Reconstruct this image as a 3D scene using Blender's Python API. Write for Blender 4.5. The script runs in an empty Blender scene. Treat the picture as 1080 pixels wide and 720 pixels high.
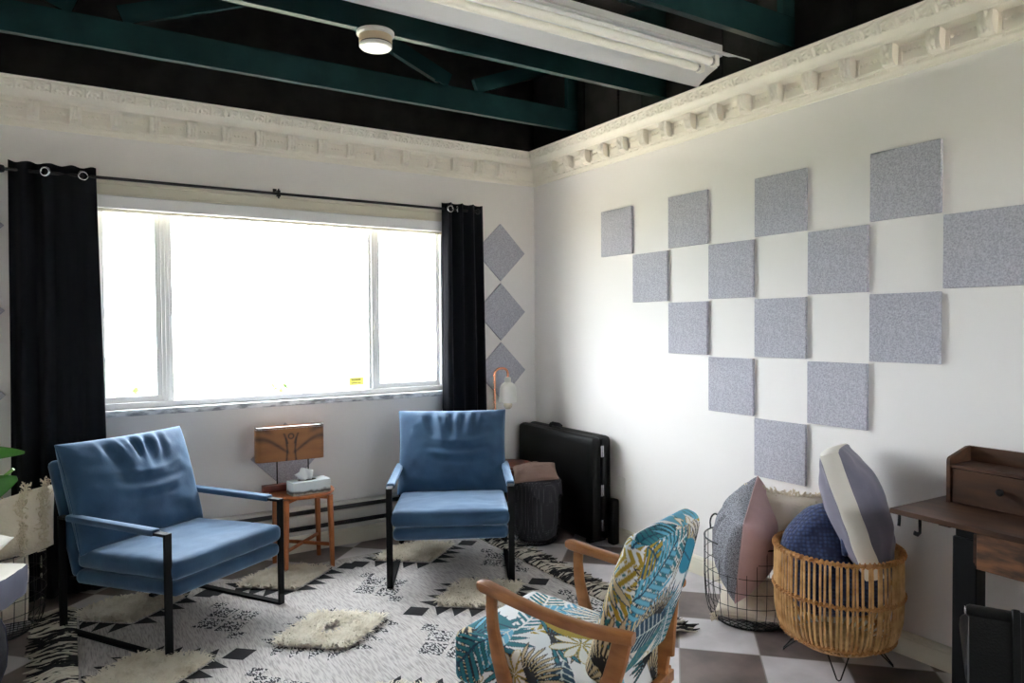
import bpy, bmesh, math, random
import numpy as np
from mathutils import Vector, Matrix, noise
R = math.radians
PI = math.pi
sc = bpy.context.scene
COL = sc.collection
rng = random.Random(7)

# ------------------------------------------------------------------ materials
def S(r, g, b):
    f = lambda c: (c / 255 / 12.92) if c / 255 <= .04045 else ((c / 255 + .055) / 1.055) ** 2.4
    return (f(r), f(g), f(b), 1)

def new_mat(name):
    m = bpy.data.materials.new(name)
    m.use_nodes = True
    nt = m.node_tree
    return m, nt, nt.nodes['Principled BSDF']

def mat(name, col, rough=.6, metal=0, sheen=0, noise_=None, bump=None, spec=.5, coat=0, coords='Object', stretch=None):
    """noise_ = (scale, colour2, low, high); bump = (scale, strength)"""
    m, nt, b = new_mat(name)
    b.inputs['Base Color'].default_value = col
    b.inputs['Roughness'].default_value = rough
    b.inputs['Metallic'].default_value = metal
    b.inputs['Specular IOR Level'].default_value = spec
    b.inputs['Coat Weight'].default_value = coat
    if sheen:
        b.inputs['Sheen Weight'].default_value = sheen
        b.inputs['Sheen Roughness'].default_value = .4
        b.inputs['Sheen Tint'].default_value = tuple(.45 + .55 * min(1, c / max(col[:3])) for c in col[:3]) + (1,)
    tc = nt.nodes.new('ShaderNodeTexCoord')
    src = tc.outputs[coords]
    if stretch:
        mp = nt.nodes.new('ShaderNodeMapping')
        mp.inputs['Scale'].default_value = stretch
        nt.links.new(src, mp.inputs['Vector'])
        src = mp.outputs['Vector']
    if noise_:
        n = nt.nodes.new('ShaderNodeTexNoise')
        n.inputs['Scale'].default_value = noise_[0]
        n.inputs['Detail'].default_value = 6
        nt.links.new(src, n.inputs['Vector'])
        cr = nt.nodes.new('ShaderNodeValToRGB')
        cr.color_ramp.elements[0].position = noise_[2]
        cr.color_ramp.elements[1].position = noise_[3]
        cr.color_ramp.elements[0].color = noise_[1]
        cr.color_ramp.elements[1].color = col
        nt.links.new(n.outputs['Fac'], cr.inputs['Fac'])
        nt.links.new(cr.outputs['Color'], b.inputs['Base Color'])
    if bump:
        n2 = nt.nodes.new('ShaderNodeTexNoise')
        n2.inputs['Scale'].default_value = bump[0]
        n2.inputs['Detail'].default_value = 4
        nt.links.new(src, n2.inputs['Vector'])
        bp = nt.nodes.new('ShaderNodeBump')
        bp.inputs['Strength'].default_value = bump[1]
        bp.inputs['Distance'].default_value = .01
        nt.links.new(n2.outputs['Fac'], bp.inputs['Height'])
        nt.links.new(bp.outputs['Normal'], b.inputs['Normal'])
    return m

def colattr_mat(name, rough=.8, sheen=0, bump=None):
    m = mat(name, S(200, 200, 200), rough, sheen=sheen, bump=bump)
    nt = m.node_tree
    a = nt.nodes.new('ShaderNodeVertexColor')
    a.layer_name = 'Col'
    nt.links.new(a.outputs['Color'], nt.nodes['Principled BSDF'].inputs['Base Color'])
    return m

M = {}
M['wall'] = mat('wall_paint', S(238, 234, 231), .75, bump=(220, .03))
M['black'] = mat('black_boards', S(40, 38, 38), .85, noise_=(9, S(28, 27, 27), .35, .65), spec=.2)
M['crown'] = mat('cream_plaster', S(238, 232, 220), .6)
M['skirt'] = mat('cream_trim', S(226, 220, 203), .5)
M['vinyl'] = mat('white_vinyl', S(238, 238, 238), .4)
M['casing'] = mat('beige_casing', S(222, 216, 200), .5)
M['marble'] = mat('marble', S(236, 236, 238), .3, noise_=(14, S(150, 150, 156), .38, .56), stretch=(1, 3, 3))
M['green'] = mat('green_paint', S(37, 64, 66), .22, noise_=(5, S(31, 55, 57), .4, .65))
M['felt'] = mat('grey_felt', S(200, 199, 207), .95, noise_=(150, S(158, 157, 168), .3, .66), bump=(160, .25), spec=.1)
M['curtain'] = mat('black_curtain', S(20, 21, 27), .9, sheen=.04, bump=(300, .1), spec=.2)
M['iron'] = mat('black_iron', S(22, 22, 24), .45, spec=.4)
M['steel_black'] = mat('black_steel', S(13, 13, 15), .55, spec=.18)
M['chrome'] = mat('chrome', S(210, 210, 214), .15, metal=1)
M['velvet'] = mat('blue_velvet', S(60, 92, 122), .7, sheen=1.0, noise_=(5, S(35, 60, 88), .3, .72), bump=(90, .08), spec=.25)
M['walnut_tan'] = mat('orange_wood', S(190, 112, 60), .38, noise_=(11, S(150, 80, 38), .3, .7), stretch=(3, 3, .6), coat=.15)
M['redwood'] = mat('red_wood', S(128, 62, 42), .4, noise_=(9, S(96, 42, 28), .3, .7), stretch=(3, 3, .6))
M['armwood'] = mat('honey_wood', S(178, 118, 66), .36, noise_=(13, S(140, 84, 42), .3, .7), stretch=(3, .5, 2), coat=.2)
M['desk'] = mat('dark_walnut', S(84, 56, 40), .5, noise_=(7, S(42, 28, 22), .32, .66), spec=.25, stretch=(3, .55, 3))
M['deskdrawer'] = mat('rustic_walnut', S(128, 84, 52), .5, noise_=(8, S(60, 38, 26), .36, .62), stretch=(3, 1.0, 4))
M['leather'] = mat('black_leather', S(12, 12, 13), .46, bump=(160, .15), spec=.22)
M['leather_grey'] = mat('grey_leather', S(36, 37, 40), .5, bump=(160, .1))
M['rattan'] = mat('rattan', S(224, 182, 126), .45, noise_=(22, S(184, 132, 76), .3, .62), spec=.5)
M['rattan_dark'] = mat('rattan_binding', S(210, 156, 96), .5, noise_=(40, S(164, 108, 58), .3, .62))
M['pinkv'] = mat('pink_velvet', S(208, 174, 172), .8, sheen=.4, noise_=(7, S(190, 154, 152), .3, .7), bump=(60, .1))
M['greyknit'] = mat('grey_tweed', S(168, 168, 176), .95, noise_=(230, S(88, 88, 96), .4, .6), bump=(200, .5))
M['creamfab'] = mat('cream_fabric', S(226, 214, 198), .9, bump=(80, .4), sheen=.15)
M['creamloop'] = mat('cream_loops', S(218, 204, 180), .95, bump=(110, .9))
M['navyknit'] = mat('navy_knit', S(46, 58, 96), .9, noise_=(90, S(33, 42, 74), .35, .62), bump=(70, .35), sheen=.15)
M['mauve'] = mat('mauve_velvet', S(132, 128, 142), .8, sheen=.4, noise_=(6, S(104, 100, 116), .3, .7))
M['whitefab'] = mat('white_linen', S(232, 226, 216), .85, bump=(260, .1))
M['greyfab'] = mat('grey_velvet', S(80, 80, 96), .85, sheen=.3, noise_=(8, S(64, 64, 80), .3, .7))
M['darkfab'] = mat('charcoal_fabric', S(46, 44, 50), .9, noise_=(60, S(30, 29, 33), .35, .65))
M['dotfab'] = mat('dotted_fabric', S(58, 55, 62), .9)
M['tan'] = mat('tan_fabric', S(140, 112, 100), .9, bump=(90, .3))
M['copper'] = mat('copper', S(220, 150, 120), .25, metal=1)
M['concrete'] = mat('white_ceramic', S(222, 220, 212), .6)
M['bulb'] = mat('bulb_glass', S(226, 214, 186), .08, coat=.5)
M['rod_dark'] = mat('rod', S(26, 26, 30), .4, metal=.4)
M['enamel'] = mat('white_enamel', S(226, 228, 230), .35)
M['tube'] = mat('lamp_tube', S(238, 236, 228), .3)
M['plastic'] = mat('ivory_plastic', S(222, 204, 170), .4)
M['plastic_white'] = mat('white_plastic', S(236, 234, 228), .35)
M['heater'] = mat('heater_enamel', S(216, 212, 204), .45)
M['slot'] = mat('heater_slot', S(58, 58, 60), .7)
M['leaf'] = mat('green_leaf', S(84, 150, 64), .4, noise_=(6, S(54, 116, 48), .3, .7))
M['stem'] = mat('plant_stem', S(120, 160, 80), .5)
M['terracotta'] = mat('clay_pot', S(196, 190, 182), .7)
M['soil'] = mat('potting_soil', S(60, 46, 36), .95)
M['paper'] = mat('tissue_paper', S(244, 244, 244), .9)
M['yellow'] = mat('yellow_label', S(246, 240, 120), .6)
M['ink'] = mat('label_ink', S(150, 130, 60), .6)
M['rugwhite'] = mat('rug_ivory', S(200, 194, 191), .95, noise_=(34, S(156, 149, 147), .34, .56), stretch=(5, .5, 1), bump=(220, .3))
M['rugblack'] = mat('rug_black', S(30, 29, 33), .95, bump=(220, .3))
M['shag'] = mat('shag_wool', S(234, 226, 210), .95, noise_=(14, S(206, 194, 172), .3, .6))
M['shagdark'] = mat('fringe_black', S(34, 32, 34), .95)
M['shagwhite'] = mat('fringe_ivory', S(196, 188, 174), .95)
M['grass'] = mat('outdoor_ground', S(176, 171, 160), .95, noise_=(1.5, S(156, 152, 138), .35, .65))
M['dark_ground'] = mat('dark_ground', S(74, 80, 60), .95, noise_=(2, S(62, 70, 50), .35, .65))
M['bush'] = mat('shrub_leaves', S(96, 128, 70), .8)
M['bark'] = mat('shrub_stem', S(96, 76, 60), .9)

# speckled weave of the rug's small diamonds
def speckle_mat():
    m, nt, b = new_mat('rug_speckle')
    b.inputs['Roughness'].default_value = .95
    tc = nt.nodes.new('ShaderNodeTexCoord')
    mp = nt.nodes.new('ShaderNodeMapping')
    mp.inputs['Scale'].default_value = (1, .45, 1)
    n = nt.nodes.new('ShaderNodeTexNoise')
    n.inputs['Scale'].default_value = 120
    n.inputs['Detail'].default_value = 2
    cr = nt.nodes.new('ShaderNodeValToRGB')
    cr.color_ramp.interpolation = 'CONSTANT'
    cr.color_ramp.elements[0].color = S(196, 192, 190)
    cr.color_ramp.elements[1].position = .49
    cr.color_ramp.elements[1].color = S(44, 42, 48)
    nt.links.new(tc.outputs['Object'], mp.inputs['Vector'])
    nt.links.new(mp.outputs['Vector'], n.inputs['Vector'])
    nt.links.new(n.outputs['Fac'], cr.inputs['Fac'])
    nt.links.new(cr.outputs['Color'], b.inputs['Base Color'])
    return m
M['speckle'] = speckle_mat()

# dotted throw: voronoi dots
def dot_mat():
    m, nt, b = new_mat('dotted_throw')
    b.inputs['Roughness'].default_value = .9
    tc = nt.nodes.new('ShaderNodeTexCoord')
    v = nt.nodes.new('ShaderNodeTexVoronoi')
    v.inputs['Scale'].default_value = 75
    v.inputs['Randomness'].default_value = .1
    cr = nt.nodes.new('ShaderNodeValToRGB')
    cr.color_ramp.interpolation = 'CONSTANT'
    cr.color_ramp.elements[0].color = S(120, 116, 120)
    cr.color_ramp.elements[1].position = .26
    cr.color_ramp.elements[1].color = S(40, 38, 44)
    nt.links.new(tc.outputs['Object'], v.inputs['Vector'])
    nt.links.new(v.outputs['Distance'], cr.inputs['Fac'])
    nt.links.new(cr.outputs['Color'], b.inputs['Base Color'])
    return m
M['dotfab'] = dot_mat()

# floor: stone tiles laid on the diagonal, light and dark in turn
def tile_mat():
    m, nt, b = new_mat('diagonal_tiles')
    L = nt.links.new
    N = nt.nodes.new
    tc = N('ShaderNodeTexCoord')
    mp = N('ShaderNodeMapping')
    mp.vector_type = 'TEXTURE'
    mp.inputs['Location'].default_value = (-.537, -2.05, 0)
    mp.inputs['Rotation'].default_value = (0, 0, R(45))
    t = .3443
    mp.inputs['Scale'].default_value = (t, t, 1)
    L(tc.outputs['Object'], mp.inputs['Vector'])
    sx = N('ShaderNodeSeparateXYZ')
    L(mp.outputs['Vector'], sx.inputs[0])
    def mth(op, a, bb=None):
        n = N('ShaderNodeMath')
        n.operation = op
        for i, q in enumerate((a, bb)):
            if q is None: continue
            if isinstance(q, (int, float)): n.inputs[i].default_value = q
            else: L(q, n.inputs[i])
        return n.outputs[0]
    fx, fy = mth('FLOOR', sx.outputs[0]), mth('FLOOR', sx.outputs[1])
    par = mth('FLOORED_MODULO', mth('ADD', fx, fy), 2)
    gx = mth('ABSOLUTE', mth('SUBTRACT', mth('FRACT', sx.outputs[0]), .5))
    gy = mth('ABSOLUTE', mth('SUBTRACT', mth('FRACT', sx.outputs[1]), .5))
    gr = mth('GREATER_THAN', mth('MAXIMUM', gx, gy), .492)
    n1 = N('ShaderNodeTexNoise')
    n1.inputs['Scale'].default_value = 5
    n1.inputs['Detail'].default_value = 8
    L(tc.outputs['Object'], n1.inputs['Vector'])
    def ramp(c1, c2):
        r = N('ShaderNodeValToRGB')
        r.color_ramp.elements[0].position = .35
        r.color_ramp.elements[1].position = .66
        r.color_ramp.elements[0].color = c1
        r.color_ramp.elements[1].color = c2
        L(n1.outputs['Fac'], r.inputs['Fac'])
        return r.outputs[0]
    def mix(f, a, c):
        x = N('ShaderNodeMix')
        x.data_type = 'RGBA'
        L(f, x.inputs[0])
        L(a, x.inputs[6]) if not isinstance(a, tuple) else setattr(x.inputs[6], 'default_value', a)
        L(c, x.inputs[7]) if not isinstance(c, tuple) else setattr(x.inputs[7], 'default_value', c)
        return x.outputs[2]
    tiles = mix(par, ramp(S(190, 184, 186), S(216, 210, 212)), ramp(S(92, 81, 79), S(128, 113, 108)))
    L(mix(gr, tiles, S(150, 144, 140)), b.inputs['Base Color'])
    b.inputs['Roughness'].default_value = .42
    bp = N('ShaderNodeBump')
    bp.inputs['Strength'].default_value = .3
    bp.inputs['Distance'].default_value = .002
    L(mth('SUBTRACT', 1, gr), bp.inputs['Height'])
    L(bp.outputs['Normal'], b.inputs['Normal'])
    return m
M['tiles'] = tile_mat()

# window panes: clear glass with a faint reflection
def pane_mat():
    m = bpy.data.materials.new('clear_glass')
    m.use_nodes = True
    nt = m.node_tree
    nt.nodes.clear()
    o = nt.nodes.new('ShaderNodeOutputMaterial')
    tr = nt.nodes.new('ShaderNodeBsdfTransparent')
    gl = nt.nodes.new('ShaderNodeBsdfGlossy')
    gl.inputs['Roughness'].default_value = .02
    lw = nt.nodes.new('ShaderNodeLayerWeight')
    lw.inputs['Blend'].default_value = .5
    pw = nt.nodes.new('ShaderNodeMath')
    pw.operation = 'POWER'
    pw.inputs[1].default_value = 5
    nt.links.new(lw.outputs['Facing'], pw.inputs[0])
    fr = nt.nodes.new('ShaderNodeMath')
    fr.operation = 'MULTIPLY_ADD'
    fr.inputs[1].default_value = .45
    fr.inputs[2].default_value = .03
    nt.links.new(pw.outputs[0], fr.inputs[0])
    mx = nt.nodes.new('ShaderNodeMixShader')
    nt.links.new(fr.outputs[0], mx.inputs[0])
    nt.links.new(tr.outputs[0], mx.inputs[1])
    nt.links.new(gl.outputs[0], mx.inputs[2])
    nt.links.new(mx.outputs[0], o.inputs['Surface'])
    return m
M['pane'] = pane_mat()

# tissue box: pale sky over a dark strip of landscape
def tissue_mat():
    m, nt, b = new_mat('printed_card')
    L = nt.links.new
    tc = nt.nodes.new('ShaderNodeTexCoord')
    sx = nt.nodes.new('ShaderNodeSeparateXYZ')
    L(tc.outputs['Object'], sx.inputs[0])
    n = nt.nodes.new('ShaderNodeTexNoise')
    n.inputs['Scale'].default_value = 26
    n.inputs['Detail'].default_value = 5
    L(tc.outputs['Object'], n.inputs['Vector'])
    ad = nt.nodes.new('ShaderNodeMath')
    ad.operation = 'MULTIPLY_ADD'
    L(n.outputs['Fac'], ad.inputs[0])
    ad.inputs[1].default_value = .034
    L(sx.outputs[2], ad.inputs[2])
    cr = nt.nodes.new('ShaderNodeValToRGB')
    e = cr.color_ramp.elements
    e[0].position, e[0].color = .022, S(176, 170, 158)
    e[1].position, e[1].color = .048, S(214, 222, 226)
    for pz, c in ((.028, S(90, 84, 76)), (.036, S(70, 72, 72)), (.042, S(168, 176, 180))):
        x = e.new(pz)
        x.color = c
    L(ad.outputs[0], cr.inputs['Fac'])
    L(cr.outputs['Color'], b.inputs['Base Color'])
    b.inputs['Roughness'].default_value = .5
    return m
M['tissue'] = tissue_mat()

# ------------------------------------------------------------------ mesh helpers
class MB:
    def __init__(s):
        s.v, s.f, s.m = [], [], []

    def add(s, verts, faces, mi=0, X=None):
        k = len(s.v)
        if X is not None:
            verts = [X @ Vector(p) for p in verts]
        s.v += [tuple(p) for p in verts]
        s.f += [tuple(i + k for i in f) for f in faces]
        s.m += [mi] * len(faces)
        return s

    def box(s, x0, x1, y0, y1, z0, z1, mi=0, X=None):
        v = [(x, y, z) for z in (z0, z1) for y in (y0, y1) for x in (x0, x1)]
        return s.add(v, [(0, 2, 3, 1), (4, 5, 7, 6), (0, 1, 5, 4), (2, 6, 7, 3), (0, 4, 6, 2), (1, 3, 7, 5)], mi, X)

    def tube(s, path, r, n=8, closed=False, mi=0, flat=None, up=None, X=None):
        """sweep along a path; r number or list; flat=(w,h) section scale pairs list gives an oval section"""
        P = [Vector(p) for p in path]
        k = len(P)
        rr = r if isinstance(r, (list, tuple)) else [r] * k
        T = []
        for i in range(k):
            if closed: t = P[(i + 1) % k] - P[i - 1]
            else: t = P[min(i + 1, k - 1)] - P[max(i - 1, 0)]
            T.append(t.normalized() if t.length > 1e-9 else Vector((0, 0, 1)))
        a = Vector(up) if up else (Vector((0, 0, 1)) if abs(T[0].z) < .9 else Vector((1, 0, 0)))
        N = (a - T[0] * a.dot(T[0])).normalized()
        vs = []
        for i in range(k):
            if up:
                N = (a - T[i] * a.dot(T[i])).normalized()
            else:
                N = (N - T[i] * N.dot(T[i])).normalized()
            B = T[i].cross(N)
            fw, fh = flat[i] if isinstance(flat, list) else (flat or (1, 1))
            for j in range(n):
                an = 2 * PI * j / n
                c, d = math.cos(an), math.sin(an)
                if flat:   # rounded rectangle section
                    q = 3.2
                    g = (abs(c) ** q + abs(d) ** q) ** (-1 / q)
                    c, d = c * g, d * g
                vs.append(P[i] + B * (c * rr[i] * fw) + N * (d * rr[i] * fh))
        fs = []
        for i in range(k if closed else k - 1):
            for j in range(n):
                i2 = (i + 1) % k
                fs.append((i * n + j, i * n + (j + 1) % n, i2 * n + (j + 1) % n, i2 * n + j))
        if not closed:
            fs.append(tuple(range(n - 1, -1, -1)))
            fs.append(tuple((k - 1) * n + j for j in range(n)))
        return s.add(vs, fs, mi, X)

    def lathe(s, prof, n=32, c=(0, 0, 0), mi=0, X=None):
        vs, fs = [], []
        k = len(prof)
        for r_, z in prof:
            for j in range(n):
                a = 2 * PI * j / n
                vs.append((c[0] + r_ * math.cos(a), c[1] + r_ * math.sin(a), c[2] + z))
        for i in range(k - 1):
            for j in range(n):
                fs.append((i * n + j, i * n + (j + 1) % n, (i + 1) * n + (j + 1) % n, (i + 1) * n + j))
        if prof[0][0] > 1e-6: fs.append(tuple(range(n - 1, -1, -1)))
        if prof[-1][0] > 1e-6: fs.append(tuple((k - 1) * n + j for j in range(n)))
        return s.add(vs, fs, mi, X)

    def grid(s, P, mi=0, closed_u=False, X=None):
        nu, nv = len(P), len(P[0])
        vs = [p for row in P for p in row]
        fs = []
        for i in range(nu if closed_u else nu - 1):
            for j in range(nv - 1):
                i2 = (i + 1) % nu
                fs.append((i * nv + j, i2 * nv + j, i2 * nv + j + 1, i * nv + j + 1))
        return s.add(vs, fs, mi, X)

    def prism(s, poly, z0, z1, mi=0, X=None):
        n = len(poly)
        vs = [(x, y, z0) for x, y in poly] + [(x, y, z1) for x, y in poly]
        fs = [tuple(range(n - 1, -1, -1)), tuple(range(n, 2 * n))] + [(i, (i + 1) % n, n + (i + 1) % n, n + i) for i in range(n)]
        return s.add(vs, fs, mi, X)

    def build(s, name, mats, parent=None, smooth=True, bevel=0, angle=38, merge=0, seg=2, solid=0, colors=None):
        me = bpy.data.meshes.new(name)
        me.from_pydata([tuple(v) for v in s.v], [], s.f)
        mats = mats if isinstance(mats, (list, tuple)) else [mats]
        for m in mats: me.materials.append(m)
        me.polygons.foreach_set('material_index', s.m)
        if colors is not None:
            ca = me.color_attributes.new('Col', 'FLOAT_COLOR', 'POINT')
            ca.data.foreach_set('color', np.asarray(colors, dtype=np.float32).ravel())
        if merge:
            bm = bmesh.new()
            bm.from_mesh(me)
            bmesh.ops.remove_doubles(bm, verts=bm.verts, dist=merge)
            bmesh.ops.recalc_face_normals(bm, faces=bm.faces)
            bm.to_mesh(me)
            bm.free()
        if smooth:
            me.shade_smooth()
            me.set_sharp_from_angle(angle=R(angle))
        me.update()
        o = bpy.data.objects.new(name, me)
        COL.objects.link(o)
        if parent: o.parent = parent
        if bevel:
            md = o.modifiers.new('bevel', 'BEVEL')
            md.width = bevel
            md.segments = seg
            md.limit_method = 'ANGLE'
            md.angle_limit = R(40)
        if solid:
            md = o.modifiers.new('solidify', 'SOLIDIFY')
            md.thickness = solid
        return o

def bx(name, m, parent, x0, x1, y0, y1, z0, z1, bevel=.003, **k):
    return MB().box(x0, x1, y0, y1, z0, z1).build(name, m, parent, bevel=bevel, **k)

def thing(name, label, cat, loc=(0, 0, 0), rz=0, group=None, rot=None):
    o = bpy.data.objects.new(name, None)
    COL.objects.link(o)
    o.empty_display_size = .1
    o.location = loc
    o.rotation_euler = rot if rot else (0, 0, rz)
    return tag(o, label, cat, group)

def tag(o, label=None, cat=None, group=None, kind=None):
    if label: o['label'] = label
    if cat: o['category'] = cat
    if group: o['group'] = group
    if kind: o['kind'] = kind
    return o

def struct(o):
    o['kind'] = 'structure'
    return o

def cube_grid(hx, hy, hz, step):
    """surface grid of a box: points, unfolded pattern coordinates, faces"""
    P, U, F = [], [], []
    def face(o, a, b, na, nb, uv):
        k = len(P)
        for i in range(na + 1):
            for j in range(nb + 1):
                p = [o[q] + a[q] * i / na + b[q] * j / nb for q in range(3)]
                P.append(p)
                U.append(uv(p))
        for i in range(na):
            for j in range(nb):
                F.append((k + i * (nb + 1) + j, k + (i + 1) * (nb + 1) + j, k + (i + 1) * (nb + 1) + j + 1, k + i * (nb + 1) + j + 1))
    nx, ny, nz = (max(2, int(round(2 * h / step))) for h in (hx, hy, hz))
    face((-hx, -hy, hz), (2 * hx, 0, 0), (0, 2 * hy, 0), nx, ny, lambda p: (p[0], p[1]))
    face((-hx, hy, -hz), (2 * hx, 0, 0), (0, -2 * hy, 0), nx, ny, lambda p: (p[0] + 2, p[1]))
    face((-hx, -hy, -hz), (2 * hx, 0, 0), (0, 0, 2 * hz), nx, nz, lambda p: (p[0], -hy - (hz - p[2])))
    face((hx, hy, -hz), (-2 * hx, 0, 0), (0, 0, 2 * hz), nx, nz, lambda p: (p[0], hy + (hz - p[2])))
    face((-hx, hy, -hz), (0, -2 * hy, 0), (0, 0, 2 * hz), ny, nz, lambda p: (-hx - (hz - p[2]), p[1]))
    face((hx, -hy, -hz), (0, 2 * hy, 0), (0, 0, 2 * hz), ny, nz, lambda p: (hx + (hz - p[2]), p[1]))
    return np.array(P), np.array(U), F

def rbox(hx, hy, hz, r, step=.02, crown=0, warp=None):
    """rounded upholstered block; crown swells the top and bottom, warp(P)->P reshapes it"""
    P, U, F = cube_grid(hx, hy, hz, step)
    h = np.array([hx, hy, hz])
    inn = np.clip(P, -(h - r), h - r)
    d = P - inn
    n = np.linalg.norm(d, axis=1, keepdims=True)
    P = np.where(n > 1e-9, inn + r * d / np.maximum(n, 1e-9), P)
    if crown:
        u, v = P[:, 0] / hx, P[:, 1] / hy
        P[:, 2] += np.sign(P[:, 2]) * crown * np.clip((1 - u ** 2) * (1 - v ** 2), 0, 1) * np.minimum(1, np.abs(P[:, 2]) / (hz * .6))
    if warp is not None: P = warp(P)
    return P, U, F

def rb(mb, P, F, mi=0, X=None):
    return mb.add([tuple(p) for p in P], F, mi, X)

def pillow(w, h, t, n=36, pinch=.07, seed=0, wrk=.006, mi=(0, 1), X=None, mb=None, power=.42, fold=None):
    """scatter cushion in its own XY plane, two faces; fold(u, v) adds ridges"""
    mb = mb or MB()
    for side in (1, -1):
        rows = []
        for i in range(n + 1):
            row = []
            u = -math.cos(PI * i / n)
            for j in range(n + 1):
                v = -math.cos(PI * j / n)
                x = w / 2 * u * (1 - pinch * (1 - v * v) * abs(u))
                y = h / 2 * v * (1 - pinch * (1 - u * u) * abs(v))
                q = max(0, (1 - u * u) * (1 - v * v))
                z = t / 2 * q ** power
                if wrk:
                    k = noise.noise(Vector((u * 2.2 + seed, v * 2.2, side * 3.1))) + .5 * noise.noise(Vector((u * 5 + seed, v * 5, side * 7)))
                    z += wrk * k * min(1, q * 3)
                if fold: z += fold(u, v, side) * min(1, q * 2.5)
                row.append((x, y, side * z))
            rows.append(row)
        if side < 0: rows = rows[::-1]
        mb.grid(rows, mi[0] if side > 0 else mi[1], X=X)
    return mb

def outline(w, h, pinch, n=40, ins=.995):
    out = []
    for k in range(4 * n):
        s_, e = divmod(k, n)
        a = -1 + 2 * e / n
        u, v = [(a, -1), (1, a), (-a, 1), (-1, -a)][s_]
        out.append((ins * w / 2 * u * (1 - pinch * (1 - v * v) * abs(u)), ins * h / 2 * v * (1 - pinch * (1 - u * u) * abs(v)), 0))
    return out

def frame_mat(o, ax, ay, az):
    """matrix with the given axes as columns"""
    m = Matrix.Identity(4)
    for i, a in enumerate((ax, ay, az)):
        a = Vector(a).normalized()
        for j in range(3): m[j][i] = a[j]
    for j in range(3): m[j][3] = o[j]
    return m

def basis(along, facing):
    """orthonormal frame: y runs along, z as close to facing as it can"""
    y = Vector(along).normalized()
    z = Vector(facing)
    z = (z - y * z.dot(y)).normalized()
    return y.cross(z), y, z

def set_frame(o, loc, along, facing):
    ax, ay, az = basis(along, facing)
    o.matrix_world = frame_mat(loc, ax, ay, az)
    l, r_, s_ = o.matrix_world.decompose()
    o.location, o.rotation_euler, o.scale = l, r_.to_euler(), (1, 1, 1)

def arc(c, r, a0, a1, n, plane='xy'):
    out = []
    for i in range(n + 1):
        a = a0 + (a1 - a0) * i / n
        p, q = r * math.cos(a), r * math.sin(a)
        out.append({'xy': (c[0] + p, c[1] + q, c[2]), 'xz': (c[0] + p, c[1], c[2] + q), 'yz': (c[0], c[1] + p, c[2] + q)}[plane])
    return out

# ------------------------------------------------------------------ the setting
XL, YF, ZC, ZT = -4.2, -5.5, 2.742, 3.45
WX0, WX1, WZ0, WZ1 = -2.97, -.75, .985, 2.19
w = MB()
w.box(XL, WX0, 0, .16, 0, ZC).box(WX1, .16, 0, .16, 0, ZC).box(WX0, WX1, 0, .16, 0, WZ0).box(WX0, WX1, 0, .16, WZ1, ZC)
w.box(XL, .16, 0, .16, ZC, ZT, 1)
struct(w.build('wall_back', [M['wall'], M['black']], smooth=False))
w = MB().box(0, .16, YF, 0, 0, ZC).box(0, .16, YF, 0, ZC, ZT, 1)
for s_ in (.62, .98, 1.2, 1.84, 2.08, 2.6, 3.3):     # upright battens between the boards
    w.box(-.012, 0, -s_ - .02, -s_ + .02, ZC, ZT, 1)
struct(w.build('wall_right', [M['wall'], M['black']], smooth=False))
struct(MB().box(XL - .16, XL, YF, .16, 0, ZC).box(XL - .16, XL, YF, .16, ZC, ZT, 1).build('wall_left', [M['wall'], M['black']], smooth=False))
FX0, FX1, FZ0, FZ1 = -1.1, -.3, 1.3, 2.1
w = MB().box(XL - .16, FX0, YF - .16, YF, 0, ZC).box(FX1, .16, YF - .16, YF, 0, ZC).box(FX0, FX1, YF - .16, YF, 0, FZ0).box(FX0, FX1, YF - .16, YF, FZ1, ZC)
w.box(XL - .16, .16, YF - .16, YF, ZC, ZT, 1)
struct(w.build('wall_front', [M['wall'], M['black']], smooth=False))
fill_win = bpy.data.objects.new('added_fill_window', None)  # unseen opening behind the camera, added as fill light for the window wall
COL.objects.link(fill_win)
fill_win.location = ((FX0 + FX1) / 2, YF - .08, FZ0)
struct(fill_win)
q = MB()
hw2, hh2 = (FX1 - FX0) / 2, FZ1 - FZ0
for (a0, a1, c0, c1) in ((-hw2, hw2, 0, .05), (-hw2, hw2, hh2 - .05, hh2), (-hw2, -hw2 + .05, .05, hh2 - .05), (hw2 - .05, hw2, .05, hh2 - .05), (-.025, .025, .05, hh2 - .05)):
    q.box(a0, a1, -.03, .03, c0, c1)
q.build('window_frame', M['vinyl'], fill_win, bevel=.003)
for sg in (-1, 1):
    MB().box(min(sg * .025, sg * (hw2 - .05)), max(sg * .025, sg * (hw2 - .05)), -.002, .002, .05, hh2 - .05).build('pane', M['pane'], fill_win, smooth=False)
struct(MB().box(XL - .16, .16, YF - .16, .16, -.12, 0).build('floor', M['tiles'], smooth=False))
struct(MB().box(XL - .16, .16, YF - .16, .16, ZT, ZT + .12).build('ceiling', M['black'], smooth=False))

def skirting(name, fn, L):
    prof = [(0, 0), (.016, 0), (.016, .075), (.013, .08), (.013, .092), (.008, .1), (.004, .104), (0, .104)]
    g = [[fn(s_, d, z) for d, z in prof] for s_ in (0, L)]
    struct(MB().grid(g).build(name, M['skirt'], angle=20))
skirting('baseboard_right', lambda s_, d, z: (-d, -s_, z), 5.5)
skirting('baseboard_back', lambda s_, d, z: (-s_, -d, z), 4.2)

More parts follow.
